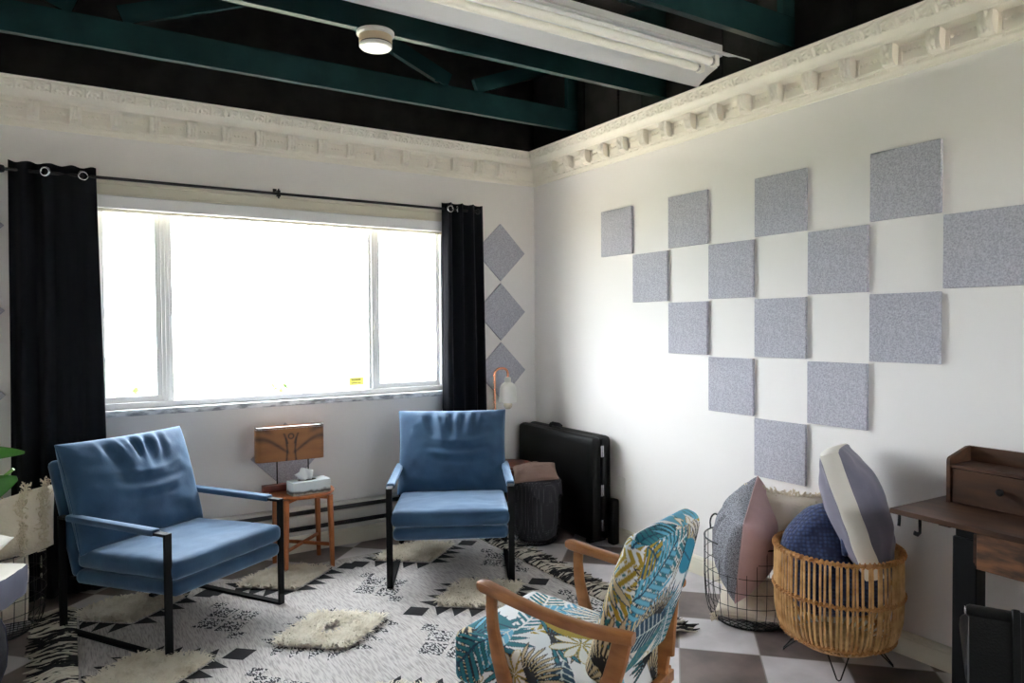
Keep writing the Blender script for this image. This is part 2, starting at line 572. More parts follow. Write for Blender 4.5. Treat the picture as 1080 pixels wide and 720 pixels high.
def crown(name, fn, L):
    m = MB()
    prof = [(0, 2.512), (.012, 2.512), (.016, 2.524), (.026, 2.53), (.03, 2.536), (.03, 2.546), (.036, 2.55), (.036, 2.63), (.05, 2.636),
            (.086, 2.64), (.09, 2.645), (.09, 2.653), (.094, 2.664), (.103, 2.674), (.106, 2.68)]
    prof2 = [(.128, 2.729), (.133, 2.733), (.133, 2.742), (0, 2.742)]
    for pr in (prof, prof2):
        m.grid([[fn(max(s_, d), d, z) for d, z in pr] for s_ in (0, L)])
    # band of leaves
    ns, nt_ = int(L / .005), 12
    a, b = Vector((.106, 2.68)), Vector((.128, 2.729))
    nrm = Vector((b.y - a.y, -(b.x - a.x))).normalized()
    rows = []
    for i in range(ns + 1):
        s_ = L * i / ns
        row = []
        for j in range(nt_ + 1):
            t = j / nt_
            x = (s_ / .078) % 1 - .5
            k = int(s_ / .078)
            rr = math.hypot(x * 1.25, (t - .12) * .82)
            an = math.atan2(t - .05, x)
            rel = .5 + .5 * math.cos(rr * 2 * PI * 3.1)
            rel *= .55 + .45 * math.cos(an * 7)
            rel = max(rel, 1 - abs(abs(x) - .5) * 9)
            e = min(1, 6 * t, 6 * (1 - t))
            p = a.lerp(b, t) + nrm * (.012 * rel * e)
            row.append(fn(max(s_, p.x), p.x, p.y))
        rows.append(row)
    m.grid(rows)
    k = 0
    while .14 + .1915 * k < L - .1:
        s_ = .14 + .1915 * k
        if k > 0:
            # carved block
            g = []
            pr = [(.034, 2.552), (.052, 2.55), (.07, 2.558), (.082, 2.578), (.086, 2.6), (.084, 2.636)]
            dense_pr = [(np.interp(e, range(6), [p[0] for p in pr]), np.interp(e, range(6), [p[1] for p in pr])) for e in np.linspace(0, 5, 16)]
            for iq in range(15):
                q = -.029 + .058 * iq / 14
                row = []
                for ie, (d, z) in enumerate(dense_pr):
                    e_ = ie / 15
                    lob = abs(math.sin(iq / 14 * 3 * PI)) * abs(math.sin(e_ * 3.2 * PI + (.8 if 4 < iq < 10 else 0)))
                    edge_ = min(1, 4 * min(iq, 14 - iq) / 14)
                    flare = 1 - .14 * (1 - e_) * abs(q) / .029
                    row.append(fn(s_ + q * flare, d + (.011 * lob - .004) * edge_ * min(1, 5 * e_), z))
                g.append(row)
            m.grid(g)
            for q in (-.029, .029):
                m.add([fn(s_ + q * (1 - .14 * (1 - (z - 2.55) / .086)), d, z) for d, z in pr] + [fn(s_ + q, .034, 2.636)], [tuple(range(7))])
        # frame and beads between the blocks
        for q in range(5):
            c = fn(s_ + .0957 + (q - 2) * .021, .037, 2.6)
            m.lathe([(0, -.008), (.006, -.005), (.008, 0), (.006, .005), (0, .008)], 6, c)
        for (q0, q1, z0, z1) in ((-.056, .056, 2.556, 2.56), (-.056, -.052, 2.56, 2.628), (.052, .056, 2.56, 2.628)):
            c0, c1 = s_ + .0957 + q0, s_ + .0957 + q1
            vv = [fn(s1, d, z) for s1 in (c0, c1) for d in (.035, .041) for z in (z0, z1)]
            m.add(vv, [(0, 1, 3, 2), (4, 6, 7, 5), (0, 4, 5, 1), (2, 3, 7, 6), (0, 2, 6, 4), (1, 5, 7, 3)])
        k += 1
    n = int(L / .064)
    for i in range(1, n):
        for q in (-.006, .006):
            m.lathe([(0, -.006), (.004, -.003), (.004, .004), (0, .006)], 5, fn(.05 + i * .064 + q, .031, 2.541))
    return struct(m.build(name, M['crown'], angle=30))
crown('trim_1', lambda s_, d, z: (-s_, -d, z), 4.2)
crown('trim_2', lambda s_, d, z: (-d, -s_, z), 5.5)

# window
win = bpy.data.objects.new('window_1', None)
COL.objects.link(win)
win.location = (-1.86, .06, WZ0)
struct(win)
def wbx(name, m, x0, x1, y0, y1, z0, z1, par=None, bevel=.003):
    ox, oy, oz = win.location
    return bx(name, m, par or win, x0 - ox, x1 - ox, y0 - oy, y1 - oy, z0 - oz, z1 - oz, bevel)
f = MB()
ox, oy, oz = win.location
def fb(x0, x1, y0, y1, z0, z1): f.box(x0 - ox, x1 - ox, y0 - oy, y1 - oy, z0 - oz, z1 - oz)
fb(WX0, WX1, .02, .1, .985, 1.02)
fb(WX0, WX1, .02, .1, 2.13, 2.19)
fb(WX0, WX0 + .05, .02, .1, 1.02, 2.13)
fb(WX1 - .05, WX1, .02, .1, 1.02, 2.13)
f.build('window_frame', M['vinyl'], win, bevel=.003)
for xm in (-2.575, -1.31):
    q = MB()
    q.box(xm - .032 - ox, xm + .028 - ox, .03 - oy, .09 - oy, 1.02 - oz, 2.13 - oz)
    q.box(xm - .012 - ox, xm + .004 - ox, .018 - oy, .03 - oy, 1.02 - oz, 2.13 - oz)
    mu = q.build('mullion', M['vinyl'], win, bevel=.003)
    wbx('window_latch', M['vinyl'], xm + .004, xm + .02, .012, .03, 1.42, 1.52, mu)
for (x0, x1) in ((-2.92, -2.607), (-2.547, -1.342), (-1.282, -.8)):
    if x1 - x0 < 1:
        q = MB()
        for (a0, a1, c0, c1) in ((x0, x1, 1.02, 1.055), (x0, x1, 2.1, 2.13), (x0, x0 + .028, 1.055, 2.1), (x1 - .028, x1, 1.055, 2.1)):
            q.box(a0 - ox, a1 - ox, .045 - oy, .08 - oy, c0 - oz, c1 - oz)
        q.build('sash', M['vinyl'], win, bevel=.003)
    MB().box(x0 - ox, x1 - ox, .062 - oy, .066 - oy, 1.02 - oz, 2.13 - oz).build('pane', M['pane'], win, smooth=False)
wbx('window_sill', M['marble'], WX0 - .02, WX1 + .02, -.055, .02, .952, .985)
q = MB()
for (z0, z1, d) in ((2.185, 2.2, .03), (2.2, 2.25, .02), (2.25, 2.268, .034)):
    q.box(WX0 - .06 - ox, WX1 + .06 - ox, -d - oy, 0 - oy, z0 - oz, z1 - oz)
q.build('window_casing', M['casing'], win, bevel=.003)

t = thing('roller_blind', 'white rolled-up blind cassette along the top of the window', 'blind', (-1.86, -.012, 2.1))
P = [(-1.07, 0)]
bx('cassette', M['vinyl'], t, -1.07, 1.07, -.032, .03, .012, .085, .006)
bx('bottom_rail', M['casing'], t, -1.06, 1.06, -.012, .006, -.004, .012, .003)

t = thing('warning_sticker', 'small yellow sticker low on the middle window pane', 'sticker', (-1.42, .0605, 1.075))
bx('label_sheet', M['yellow'], t, -.05, .05, -.0012, 0, -.026, .026, 0)
q = MB()
for row, zz in ((0, .011), (1, -.011)):
    x = -.034 if row == 0 else -.036
    while x < .03:
        wd = rng.uniform(.005, .009)
        q.box(x, x + wd, -.0022, -.0012, zz - rng.uniform(.003, .006), zz + rng.uniform(.003, .006))
        x += wd + .003
q.build('printed_lines', M['ink'], t)

# outdoors
struct(MB().box(-60, 60, -60, 4.4, -1.0, -.9).build('outdoor_ground', M['grass'], smooth=False))
struct(MB().box(-60, 60, 4.4, 60, -1.0, -.88).build('outdoor_dark_ground', M['dark_ground'], smooth=False))  # darker far ground, added to weaken the bounce on the upper long wall
def shrub(x, y, h, wd, lab, seed, loose):
    r_ = random.Random(seed)
    t = thing('shrub', lab, 'shrub', (x, y, -.9), group=None)
    s_ = MB()
    for k in range(6):
        a = r_.uniform(0, 2 * PI)
        s_.tube([(0, 0, 0), (.1 * math.cos(a), .1 * math.sin(a), h * .4), (wd * .4 * math.cos(a), wd * .4 * math.sin(a), h * .8)], [.03, .02, .008], 6)
    s_.build('stem', M['bark'], t)
    q = MB()
    for k in range(loose):
        a, b, c = r_.gauss(0, .42), r_.gauss(0, .42), r_.uniform(.25, 1)
        lim = math.sqrt(max(.05, 1 - (2 * c - 1.1) ** 2 * .7))
        p = Vector((a * wd * lim, b * wd * lim, c * h))
        sz = r_.uniform(.04, .09)
        X = Matrix.Translation(p) @ Matrix.Rotation(r_.uniform(0, 6), 4, 'Z') @ Matrix.Rotation(r_.uniform(-1, 1), 4, 'X')
        q.add([(-sz * .4, 0, 0), (0, -sz, .01), (sz * .4, 0, 0), (0, sz, .01)], [(0, 1, 2, 3)], 0, X)
    q.build('foliage', M['bush'], t, smooth=False)
shrub(-2.35, 4.6, 1.62, .5, 'low green shrub outside, left of the middle of the window', 3, 900)
shrub(-1.05, 3.6, 1.75, .16, 'slim spiky shrub outside, behind the middle pane', 5, 260)
shrub(-4.7, 6.5, 1.9, .55, 'faint shrub outside the left window pane', 9, 500)

# ------------------------------------------------------------------ ceiling trusses, detector, light fixture

for ty, lab in ((-.57, 'dark green roof truss nearest the window wall'), (-1.43, 'dark green roof truss that carries the round smoke detector'),
                (-2.31, 'dark green roof truss above the fluorescent light, furthest from the window')):
    t = thing('roof_truss', lab, 'truss', (-2.35, ty, 2.8), group='roof trusses')
    x0, x1 = -2.33, 2.33
    bx('bottom_chord', M['green'], t, x0, x1, -.019, .019, 0, .145, .002)
    bx('top_chord', M['green'], t, x0, x1, -.019, .019, .5, .62, .002)
    bx('end_post', M['green'], t, x1 - .09, x1 - .002, -.0185, .0185, .145, .5, .002)
    bx('end_post', M['green'], t, x0 + .002, x0 + .09, -.0185, .0185, .145, .5, .002)
    nodes = [-2.55, -.57, 1.42, 3.4]      # where the diagonals meet the bottom chord (local x)
    for a, b in zip(nodes[:-1], nodes[1:]):
        mid = (a + b) / 2
        for e, sg in ((a, 1), (b, -1)):
            lo = Vector((e + sg * .13, 0, .14))
            hi = Vector((mid - sg * .03, 0, .47))
            if lo.x < x0 or lo.x > x1 - .1:
                continue
            if hi.x > x1: hi = lo.lerp(hi, (x1 - .1 - lo.x) / (hi.x - lo.x))
            d = (hi - lo).normalized()
            up = Vector((-d.z, 0, d.x)) * (1 if d.x > 0 else -1)
            vs = [lo - d * .02, hi + d * .05, hi + d * .05 + up * .09, lo - d * .02 + up * .09]
            m = MB()
            m.add([(p.x, y, p.z) for y in (-.018, .018) for p in vs], [(0, 1, 2, 3), (7, 6, 5, 4), (0, 4, 5, 1), (1, 5, 6, 2), (2, 6, 7, 3), (3, 7, 4, 0)])
            m.build('web', M['green'], t, smooth=False)

t = thing('smoke_detector', 'round ivory smoke detector under the middle green truss', 'smoke detector', (-1.845, -1.435, 2.8))
MB().lathe([(.086, 0), (.086, -.012), (.082, -.016), (.076, -.018), (.076, -.02)], 40).build('base_plate', M['plastic_white'], t)
MB().lathe([(.076, -.018), (.075, -.05), (.073, -.052)], 40).build('housing', M['plastic'], t)
MB().lathe([(.073, -.052), (.07, -.054), (.07, -.0565)], 40).build('gap_ring', M['slot'], t)
MB().lathe([(.0745, -.0565), (.0745, -.066), (.068, -.073), (.04, -.077), (0, -.078)], 40).build('cover', M['plastic_white'], t)

t = thing('fluorescent_light', 'long white two-tube fluorescent fixture under the trusses', 'ceiling light', (-1.55, -2.14, 2.785))
def ext(prof, x0, x1): return [[(x, y, z) for y, z in prof] for x in (x0, x1)]
MB().box(-1.3, 1.16, -.06, .06, -.058, -.002).build('housing', M['enamel'], t, bevel=.004)
for sg in (-1, 1):
    pr = [(sg * .06, -.052), (sg * .075, -.056), (sg * .13, -.075), (sg * .18, -.102), (sg * .192, -.114)]
    MB().grid(ext(pr, -1.3, 1.2 if sg < 0 else 1.26)).build('reflector', M['enamel'], t, solid=.0016)
for sg in (-1, 1):
    MB().tube([(-1.25, sg * .045, -.088), (1.09, sg * .045, -.088)], .0185, 20).build('lamp_tube', M['tube'], t)
    for xx in (1.09, -1.25):
        MB().tube([(xx, sg * .045, -.088), (xx + math.copysign(.014, xx), sg * .045, -.088)], .0192, 20).build('tube_cap', M['chrome'], t)
        a = xx + math.copysign(.016, xx)
        b = a + math.copysign(.03, xx)
        bx('socket', M['plastic_white'], t, min(a, b), max(a, b), sg * .045 - .018, sg * .045 + .018, -.108, -.056, .005)
for xx in (-.9, 0, .9): bx('mounting_strap', M['enamel'], t, xx - .015, xx + .015, -.015, .015, -.004, .016, .001)

# ------------------------------------------------------------------ felt panels
PT, PS, PW = .018, .302, .3137
cells = [(1, 0), (1, 2), (1, 4), (1, 6), (2, 1), (2, 3), (2, 5), (2, 7), (3, 2), (3, 4), (3, 6), (4, 3), (4, 5), (5, 4)]
ordn = ['first', 'second', 'third', 'fourth']
rown = {1: 'top', 2: 'second', 3: 'third', 4: 'fourth'}
felt0 = None
for (r_, c) in cells:
    rowc = [k for (q, k) in cells if q == r_]
    if r_ == 5: lab = 'grey square felt panel lowest of the checkerboard on the long wall, above the tufted pillows'
    else: lab = 'grey square felt panel on the long wall, %s from the corner in the %s row' % (ordn[rowc.index(c)], rown[r_])
    y0 = -(.8305 + PW * c)
    z0 = 2.2049 - PW * (r_ - 1)
    if felt0 is None:
        o = felt0 = MB().box(-PT / 2, PT / 2, -PS / 2, PS / 2, -PS / 2, PS / 2).build('felt_panel', M['felt'], bevel=.0015)
    else:
        o = felt0.copy()
        COL.objects.link(o)
    o.location = (-PT / 2 - .001, y0 - .1525, z0 - .1525)
    tag(o, lab, 'wall panel', 'felt panels in a checkerboard on the long wall')
dia = [(-.3141, 1.9922, 'grey felt diamond panel right of the window, topmost of its column'), (-.3141, 1.5486, 'grey felt diamond panel right of the window, middle of its column'),
       (-.3141, 1.105, 'grey felt diamond panel behind the copper lamp'),
       (-3.555, 1.987, 'grey felt diamond panel left of the window, topmost of its column'), (-3.56, 1.543, 'grey felt diamond panel left of the window, middle of its column'),
       (-3.565, 1.1, 'grey felt diamond panel left of the window, lowest of its column'), (-1.915, .628, 'grey felt diamond panel behind the wooden table lamp')]
for x, z, lab in dia:
    o = felt0.copy()
    COL.objects.link(o)
    o.rotation_euler = (0, R(45), R(90))
    o.matrix_world = Matrix.Translation((x, -PT / 2 - .001, z)) @ Matrix.Rotation(R(45), 4, 'Y') @ Matrix.Rotation(R(90), 4, 'Z')
    l, q_, s_ = o.matrix_world.decompose()
    o.location, o.rotation_euler = l, q_.to_euler()
    tag(o, lab, 'wall panel', 'felt diamonds on the window wall')

# ------------------------------------------------------------------ curtains and rod
t = thing('curtain_rod', 'thin black curtain rod across the top of the window', 'curtain rod', (-1.9, -.1, 2.265))
MB().tube([(-1.432, 0, 0), (1.335, 0, 0)], .0085, 12).build('rod', M['iron'], t)
for sg, xx in ((-1, -1.432), (1, 1.335)):
    MB().lathe([(0, -.02), (.012, -.017), (.019, -.006), (.019, .006), (.012, .017), (0, .02)], 16, (xx + sg * .012, 0, 0)).build('finial', M['iron'], t)
for xx in (-1.36, -.06, 1.3):
    q = MB()
    q.box(xx - .011, xx + .011, -.012, .012, -.018, -.008)
    q.box(xx - .009, xx + .009, -.012, .098, .006, .02)
    q.box(xx - .011, xx + .011, .088, .099, -.04, .045)
    q.tube([(xx, -.004, -.03), (xx, -.004, .03)], .005, 8)
    q.build('bracket', M['iron'], t, bevel=.001)

def curtain(x0t, x1t, x0b, x1b, waves, lab, seed, flatpart, rings):
    t = thing('curtain', lab, 'curtain', ((x0t + x1t) / 2, -.1, 2.31))
    cx = (x0t + x1t) / 2
    nu, nv = 110, 40
    rows = []
    for i in range(nu + 1):
        u = i / nu
        row = []
        for j in range(nv + 1):
            v = j / nv
            x = (x0t + (x1t - x0t) * u) * (1 - v) + (x0b + (x1b - x0b) * u) * v
            amp = (.024 + .008 * v) * (1 - flatpart[1] * max(0, min(1, (u - flatpart[0]) * 6)))
            ph = 2 * PI * waves * (u ** 1.0) + seed
            y = amp * math.sin(ph) + .007 * math.sin(ph * 2.3 + v * 2 + seed) * v
            x += .008 * math.sin(ph * .7 + v * 3) * v
            top = .012 * math.sin(ph + 1)
            row.append((x - cx, y, -2.285 * v + (1 - v) ** 8 * top * .5))
        rows.append(row)
    MB().grid(rows).build('curtain_cloth', M['curtain'], t, solid=.0035)
    for xr, tilt in rings:
        u = (xr - x0t) / (x1t - x0t)
        i = min(nu, max(0, int(round(u * nu))))
        yy = rows[i][1][1]
        m = MB()
        X = Matrix.Translation((xr - cx, yy - .003, -.045)) @ Matrix.Rotation(tilt, 4, 'Z') @ Matrix.Rotation(R(90), 4, 'X')
        pts = arc((0, 0, 0), .021, 0, 2 * PI * 31 / 32, 31)
        m.tube(pts, .0055, 10, closed=True, X=X)
        m.build('grommet', M['chrome'], t)
        m = MB()
        m.lathe([(0, 0), (.0165, 0)], 20, X=Matrix.Translation((0, -.0014, 0)) @ X)
        m.build('grommet_hole', M['iron'], t)
curtain(-3.315, -2.925, -3.345, -2.9, 4.2, 'black blackout curtain left of the window, behind the blue armchair', .4, (.42, .8), ((-3.155, -.5), (-2.985, .15)))
curtain(-.835, -.53, -.835, -.495, 3.4, 'black blackout curtain right of the window, beside the felt diamonds', 2.0, (2, 0), ((-.79, .1), (-.725, .9)))

# ------------------------------------------------------------------ long electric heater on the window wall
t = thing('radiator', 'long low electric heater along the foot of the window wall', 'heater', (-2.1, -.018, .125))
pr = [(0, .172), (-.05, .172), (-.056, .166), (-.056, .16), (-.02, .156)]
MB().grid(ext(pr, -1.25, 1.2)).build('top_cap', M['heater'], t, solid=.003)
bx('upper_slot', M['slot'], t, -1.24, 1.19, -.034, -.002, .112, .16, 0)
pr = [(-.02, .124), (-.05, .118), (-.054, .112), (-.054, .064), (-.05, .058)]
MB().grid(ext(pr, -1.25, 1.2)).build('front_panel', M['heater'], t, solid=.003)
q = MB()
for i in range(150): q.box(-1.23 + i * .0162, -1.222 + i * .0162, -.046, -.006, .024, .062)
q.build('fins', M['slot'], t)
pr = [(-.006, .002), (-.05, .002), (-.056, .008), (-.056, .026), (-.05, .028)]
MB().grid(ext(pr, -1.25, 1.2)).build('bottom_lip', M['heater'], t, solid=.003)
for xx in (-1.25, 1.19): bx('end_cap', M['heater'], t, xx, xx + .01, -.057, 0, 0, .172, .003)
bx('back_plate', M['slot'], t, -1.245, 1.195, -.006, -.0005, .002, .17, 0)
t = thing('wall_outlet', 'white power outlet on the long wall beside the black folded case', 'outlet', (-.001, -1.01, .385))
bx('cover_plate', M['plastic_white'], t, -.006, 0, -.036, .036, -.058, .058, .002)
for zz in (-.024, .024): bx('socket_face', M['plastic_white'], t, -.008, -.005, -.017, .017, zz - .015, zz + .015, .002)

# ------------------------------------------------------------------ rug with shag diamonds
RX0, RX1, RY0, RY1 = -3.06, -.74, -2.2, -.3
rug = thing('rug', 'flat woven black and ivory rug with tufted diamonds and fringed ends', 'rug', ((RX0 + RX1) / 2, (RY0 + RY1) / 2, 0))
rx, ry = rug.location.x, rug.location.y
q = MB()
q.box(RX0 - rx, RX1 - rx, RY0 - ry, RY1 - ry, .0005, .006)
def clip_poly(poly):
    for ax, lim, sg in ((0, RX0 + .01, 1), (0, RX1 - .01, -1), (1, RY0 + .01, 1), (1, RY1 - .01, -1)):
        out = []
        for i in range(len(poly)):
            a, b = poly[i - 1], poly[i]
            ia, ib = sg * (a[ax] - lim) >= 0, sg * (b[ax] - lim) >= 0
            if ia != ib:
                t_ = (lim - a[ax]) / (b[ax] - a[ax])
                out.append(tuple(a[k] + (b[k] - a[k]) * t_ for k in range(2)))
            if ib: out.append(b)
        poly = out
        if not poly: break
    return poly
lay = [0]
def motif(poly, mi):
    poly = clip_poly(poly)
    if len(poly) < 3: return
    lay[0] = (lay[0] + 1) % 40
    z = .0064 + lay[0] * .00001
    q.add([(x - rx, y - ry, z) for x, y in poly], [tuple(range(len(poly)))], mi)
def diamond(cx, cy, hw, hh, mi): motif([(cx - hw, cy), (cx, cy - hh), (cx + hw, cy), (cx, cy + hh)], mi)
def stepped(cx, cy, hw, hh, mi, n=4):
    """rows of triangles standing along the four sides of a diamond"""
    nl = math.hypot(hw, hh)
    for sx in (-1, 1):
        for sy in (-1, 1):
            nx, ny = sx * hh / nl, sy * hw / nl
            for k in range(n):
                a, b = k / n, (k + 1) / n
                p = (cx + sx * hw * a, cy + sy * hh * (1 - a))
                p2 = (cx + sx * hw * b, cy + sy * hh * (1 - b))
                ap = ((p[0] + p2[0]) / 2 + nx * .1 + sx * .01, (p[1] + p2[1]) / 2 + ny * .1)
                motif([p, p2, ap], mi)
        if mi == 1: diamond(cx + sx * (hw + .105), cy, .075, .068, mi)
cols, rows_ = [-2.83, -2.04, -1.23], [-.45, -1.29, -2.13]
shags = []
for i, cx in enumerate(cols):
    for j, cy in enumerate(rows_):
        kind = 4 if (i == 1 and j == 1) else 1
        stepped(cx, cy, .27, .225, 2 if kind == 4 else 1)
        shags.append((cx, cy, .255, .205, kind == 4))
for i in range(-1, 4):
    for j in range(-1, 3):
        cx, cy = -2.83 + .8 * (i + .5), -.45 - .84 * (j + .5)
        for dx, dy in ((-.085, .0), (.085, .0), (0, .1), (0, -.1)):
            diamond(cx + dx, cy + dy, .08, .078, 2)
        diamond(cx, cy + .21, .05, .05, 2)
        diamond(cx, cy - .21, .05, .05, 2)
q.build('woven_field', [M['rugwhite'], M['rugblack'], M['speckle']], rug, smooth=False)
def tuft(m, p, L, lean, r_, w_):
    a = r_.uniform(0, 2 * PI)
    d = Vector((math.cos(a), math.sin(a), 0))
    s_ = Vector((-d.y, d.x, 0)) * w_
    out = []
    for k, (h, e, ww) in enumerate(((0, 0, 1), (.55, .3, 1), (.95, .8, .8), (.85, 1.25, .25))):
        c = p + Vector((0, 0, h * L * (1 - lean * .5))) + d * (e * L * lean)
        out += [c - s_ * ww, c + s_ * ww]
    m.add(out, [(0, 1, 3, 2), (2, 3, 5, 4), (4, 5, 7, 6)])
for n_, (cx, cy, hw, hh, hole) in enumerate(shags):
    m = MB()
    r_ = random.Random(40 + n_)
    c = 0
    while c < 3400:
        a, b = r_.uniform(-1, 1), r_.uniform(-1, 1)
        if abs(a) + abs(b) > 1 or (hole and abs(a) + abs(b) < .4): continue
        x, y = cx + a * hw, cy + b * hh
        c += 1
        if not (RX0 + .02 < x < RX1 - .02 and RY0 + .02 < y < RY1 - .02): continue
        tuft(m, Vector((x - rx, y - ry, .006)), r_.uniform(.034, .055), r_.uniform(.55, 1.1), r_, .004)
    tag(m.build('shag_patch', M['shag'], rug, angle=180), kind='stuff')
for sx, xe in ((-1, RX0), (1, RX1)):
    m = MB()
    r_ = random.Random(3 + sx)
    y = RY0 + .01
    while y < RY1 - .01:
        for lay_ in range(3):
            L = r_.uniform(.13, .2)
            k = 7
            ph = r_.uniform(0, 6)
            dy = r_.uniform(-.06, .06)
            path = []
            for i in range(k + 1):
                e = i / k
                path.append((xe - rx + sx * L * e, y - ry + dy * e + .012 * math.sin(e * 5 + ph) * e, .006 + .016 * math.sin(min(1, e * 1.3) * PI) * r_.uniform(.6, 1.1) + .004 * lay_))
            m.tube(path, [.0048] * k + [.002], 5, mi=0 if r_.random() < .52 else 1)
        y += .0125
    tag(m.build('fringe', [M['shagdark'], M['shagwhite']], rug), kind='stuff')

# ------------------------------------------------------------------ blue velvet armchairs
def back_fold(u, v, side):
    if side < 0: return 0
    z = 0
    for (u0, u1, v1, a) in ((-.62, -.5, .45, .006), (.55, .46, .4, .007), (-.52, -.3, .1, -.007), (.46, .36, .1, -.008), (-.3, -.12, -.05, .012), (-.16, -.05, .2, .013), (-.02, .02, .25, -.014), (.1, .05, -.0, .014), (.24, .12, .3, -.012), (.36, .3, .35, .01), (-.42, -.34, .4, -.009)):
        if v > v1:
            e = (v - v1) / (1 - v1)
            uc = u1 + (u0 - u1) * e
            z += a * math.exp(-((u - uc) / (.045 + .05 * (1 - e))) ** 2) * math.sin(min(1, e * 1.15) * PI * .62)
    for (vc, kq, a, u0) in ((.18, .35, .007, .1), (-.02, .28, -.007, .12), (-.14, .3, .008, .1), (-.3, .25, -.005, .15)):
        z += a * math.exp(-((v - vc - kq * (u - u0) ** 2) / .06) ** 2) * max(0, 1 - ((u - u0) / .62) ** 2)
    return z * 1.6

def velvet_chair(x, y, rz, lab):
    t = thing('armchair', lab, 'armchair', (x, y, .007), rz, 'blue velvet armchairs')
    W = .353
    for sg in (1, -1):
        xa, xb = sg * W, sg * (W - .034)
        xa, xb = min(xa, xb), max(xa, xb)
        q = MB()
        q.box(xa, xb, .356, .37, 0, .55).box(xa, xb, -.37, -.356, 0, .55)
        q.box(xa, xb, -.356, .356, 0, .013).box(xa, xb, -.356, .356, .537, .55)
        q.build('side_frame', M['steel_black'], t, bevel=.0015)
        P, U, F = rbox(.0235, .3, .0165, .012, .012)
        P[:, 0] += sg * (W - .017)
        P[:, 1] -= .005
        P[:, 2] += .547
        rb(MB(), P, F).build('arm_pad', M['velvet'], t, merge=.0005)
    q = MB()
    q.box(-W + .03, W - .03, -.33, -.30, .245, .259).box(-W + .03, W - .03, .22, .25, .25, .262)
    q.build('cross_bar', M['steel_black'], t, bevel=.001)
    def slope(k, z0):
        def f_(P):
            P[:, 2] += (P[:, 1]) * k
            return P
        return f_
    P, U, F = rbox(.318, .345, .034, .026, .02)
    P[:, 1] += .038
    P[:, 2] += .297 + (P[:, 1] - .38) * .06
    rb(MB(), P, F).build('seat_base', M['velvet'], t, merge=.0005)
    P, U, F = rbox(.328, .335, .045, .034, .018, crown=.012)
    for i in range(len(P)):
        p = P[i]
        P[i, 2] += .004 * noise.noise(Vector((p[0] * 6, p[1] * 6, 2))) + .002 * noise.noise(Vector((p[0] * 16, p[1] * 16, 5)))
    P[:, 1] += .055
    P[:, 2] += .381 + (P[:, 1] - .38) * .05
    sc_ = rb(MB(), P, F).build('seat_cushion', M['velvet'], t, merge=.0005)
    # upholstered back
    d = Vector((0, -.165, .485)).normalized()
    P, U, F = rbox(.318, .285, .03, .024, .02)
    X = frame_mat((0, -.392, .525), (-1, 0, 0), d, Vector((-1, 0, 0)).cross(d))
    m = MB().add([tuple(p) for p in P], F, 0, X)
    m.build('back_rest', M['velvet'], t, merge=.0005)
    X = frame_mat((0, -.297, .632), (-1, 0, 0), d, Vector((-1, 0, 0)).cross(d))
    pillow(.69, .535, .225, 84, .03, seed=int(abs(x) * 10), wrk=.011, mi=(0, 0), X=X, power=.34, fold=back_fold, mb=(m := MB()))
    c = m.build('back_cushion', M['velvet'], t, merge=.0004, angle=80)
    MB().tube([tuple(X @ Vector(p)) for p in outline(.694, .534, .035)], .0045, 6, closed=True).build('piping', M['velvet'], c)
    return t
velvet_chair(-2.634, -.694, 3.709, 'blue velvet armchair with black metal frame in front of the left curtain')
velvet_chair(-1.128, -.766, 2.645, 'blue velvet armchair with black metal frame beside the copper lamp and black case')

# ------------------------------------------------------------------ side tables and what stands on them
def side_table(x, y, lab, m_, rad, h, rz=0):
    t = thing('side_table', lab, 'side table', (x, y, 0), rz)
    MB().lathe([(0, h - .02), (rad - .012, h - .02), (rad - .003, h - .015), (rad, h - .008), (rad - .003, h - .001), (rad - .012, h), (0, h)], 56).build('table_top', m_, t)
    a = rad * .68
    for sx in (-1, 1):
        for sy in (-1, 1):
            MB().tube([(sx * a, sy * a, h - .02), (sx * (a + .004), sy * (a + .004), .22), (sx * (a + .008), sy * (a + .008), 0)], [.0165, .0155, .012], 12, flat=(1, 1), up=(0, 1, 0)).build('leg', m_, t)
    for sg in (-1, 1):
        p0, p1 = Vector((-a, -sg * a, .14)), Vector((a, sg * a, .14))
        zz = .14 if sg > 0 else .1402
        MB().tube([(p0.x, p0.y, zz), (p1.x, p1.y, zz)], .009, 10, flat=(.9, 1.2), up=(0, 0, 1)).build('stretcher', m_, t)
    q = MB()
    for sg in (-1, 1):
        q.tube([(-a, -sg * a, h - .034), (a, sg * a, h - .034)], .013, 8, flat=(.8, 1), up=(0, 0, 1))
    q.build('apron', m_, t)
    return t
side_table(-1.885, -.262, 'round orange wood side table under the window, between the blue armchairs', M['walnut_tan'], .19, .46)
side_table(-.41, -.275, 'round reddish wood side table behind the right blue armchair', M['redwood'], .165, .46, .3)

# wooden table lamp with a flat wood veneer shade
t = thing('table_lamp', 'wooden table lamp with wide flat dark-figured wood shade', 'lamp', (-1.945, -.215, .46), -.06)
P, U, F = rbox(.085, .03, .021, .008, .02)
P[:, 0] -= .08
P[:, 2] += .021
rb(MB(), P, F).build('base', M['redwood'], t, merge=.0004)
for xx in (-.075, .11):
    q = MB()
    q.tube([(xx, 0, .036 if xx < 0 else .0), (xx, 0, .24)], .004, 8)
    if xx > 0: q.lathe([(0, .0), (.02, .0), (.02, .006), (.004, .008)], 16, (xx, 0, 0))
    q.build('post', M['rod_dark'], t)
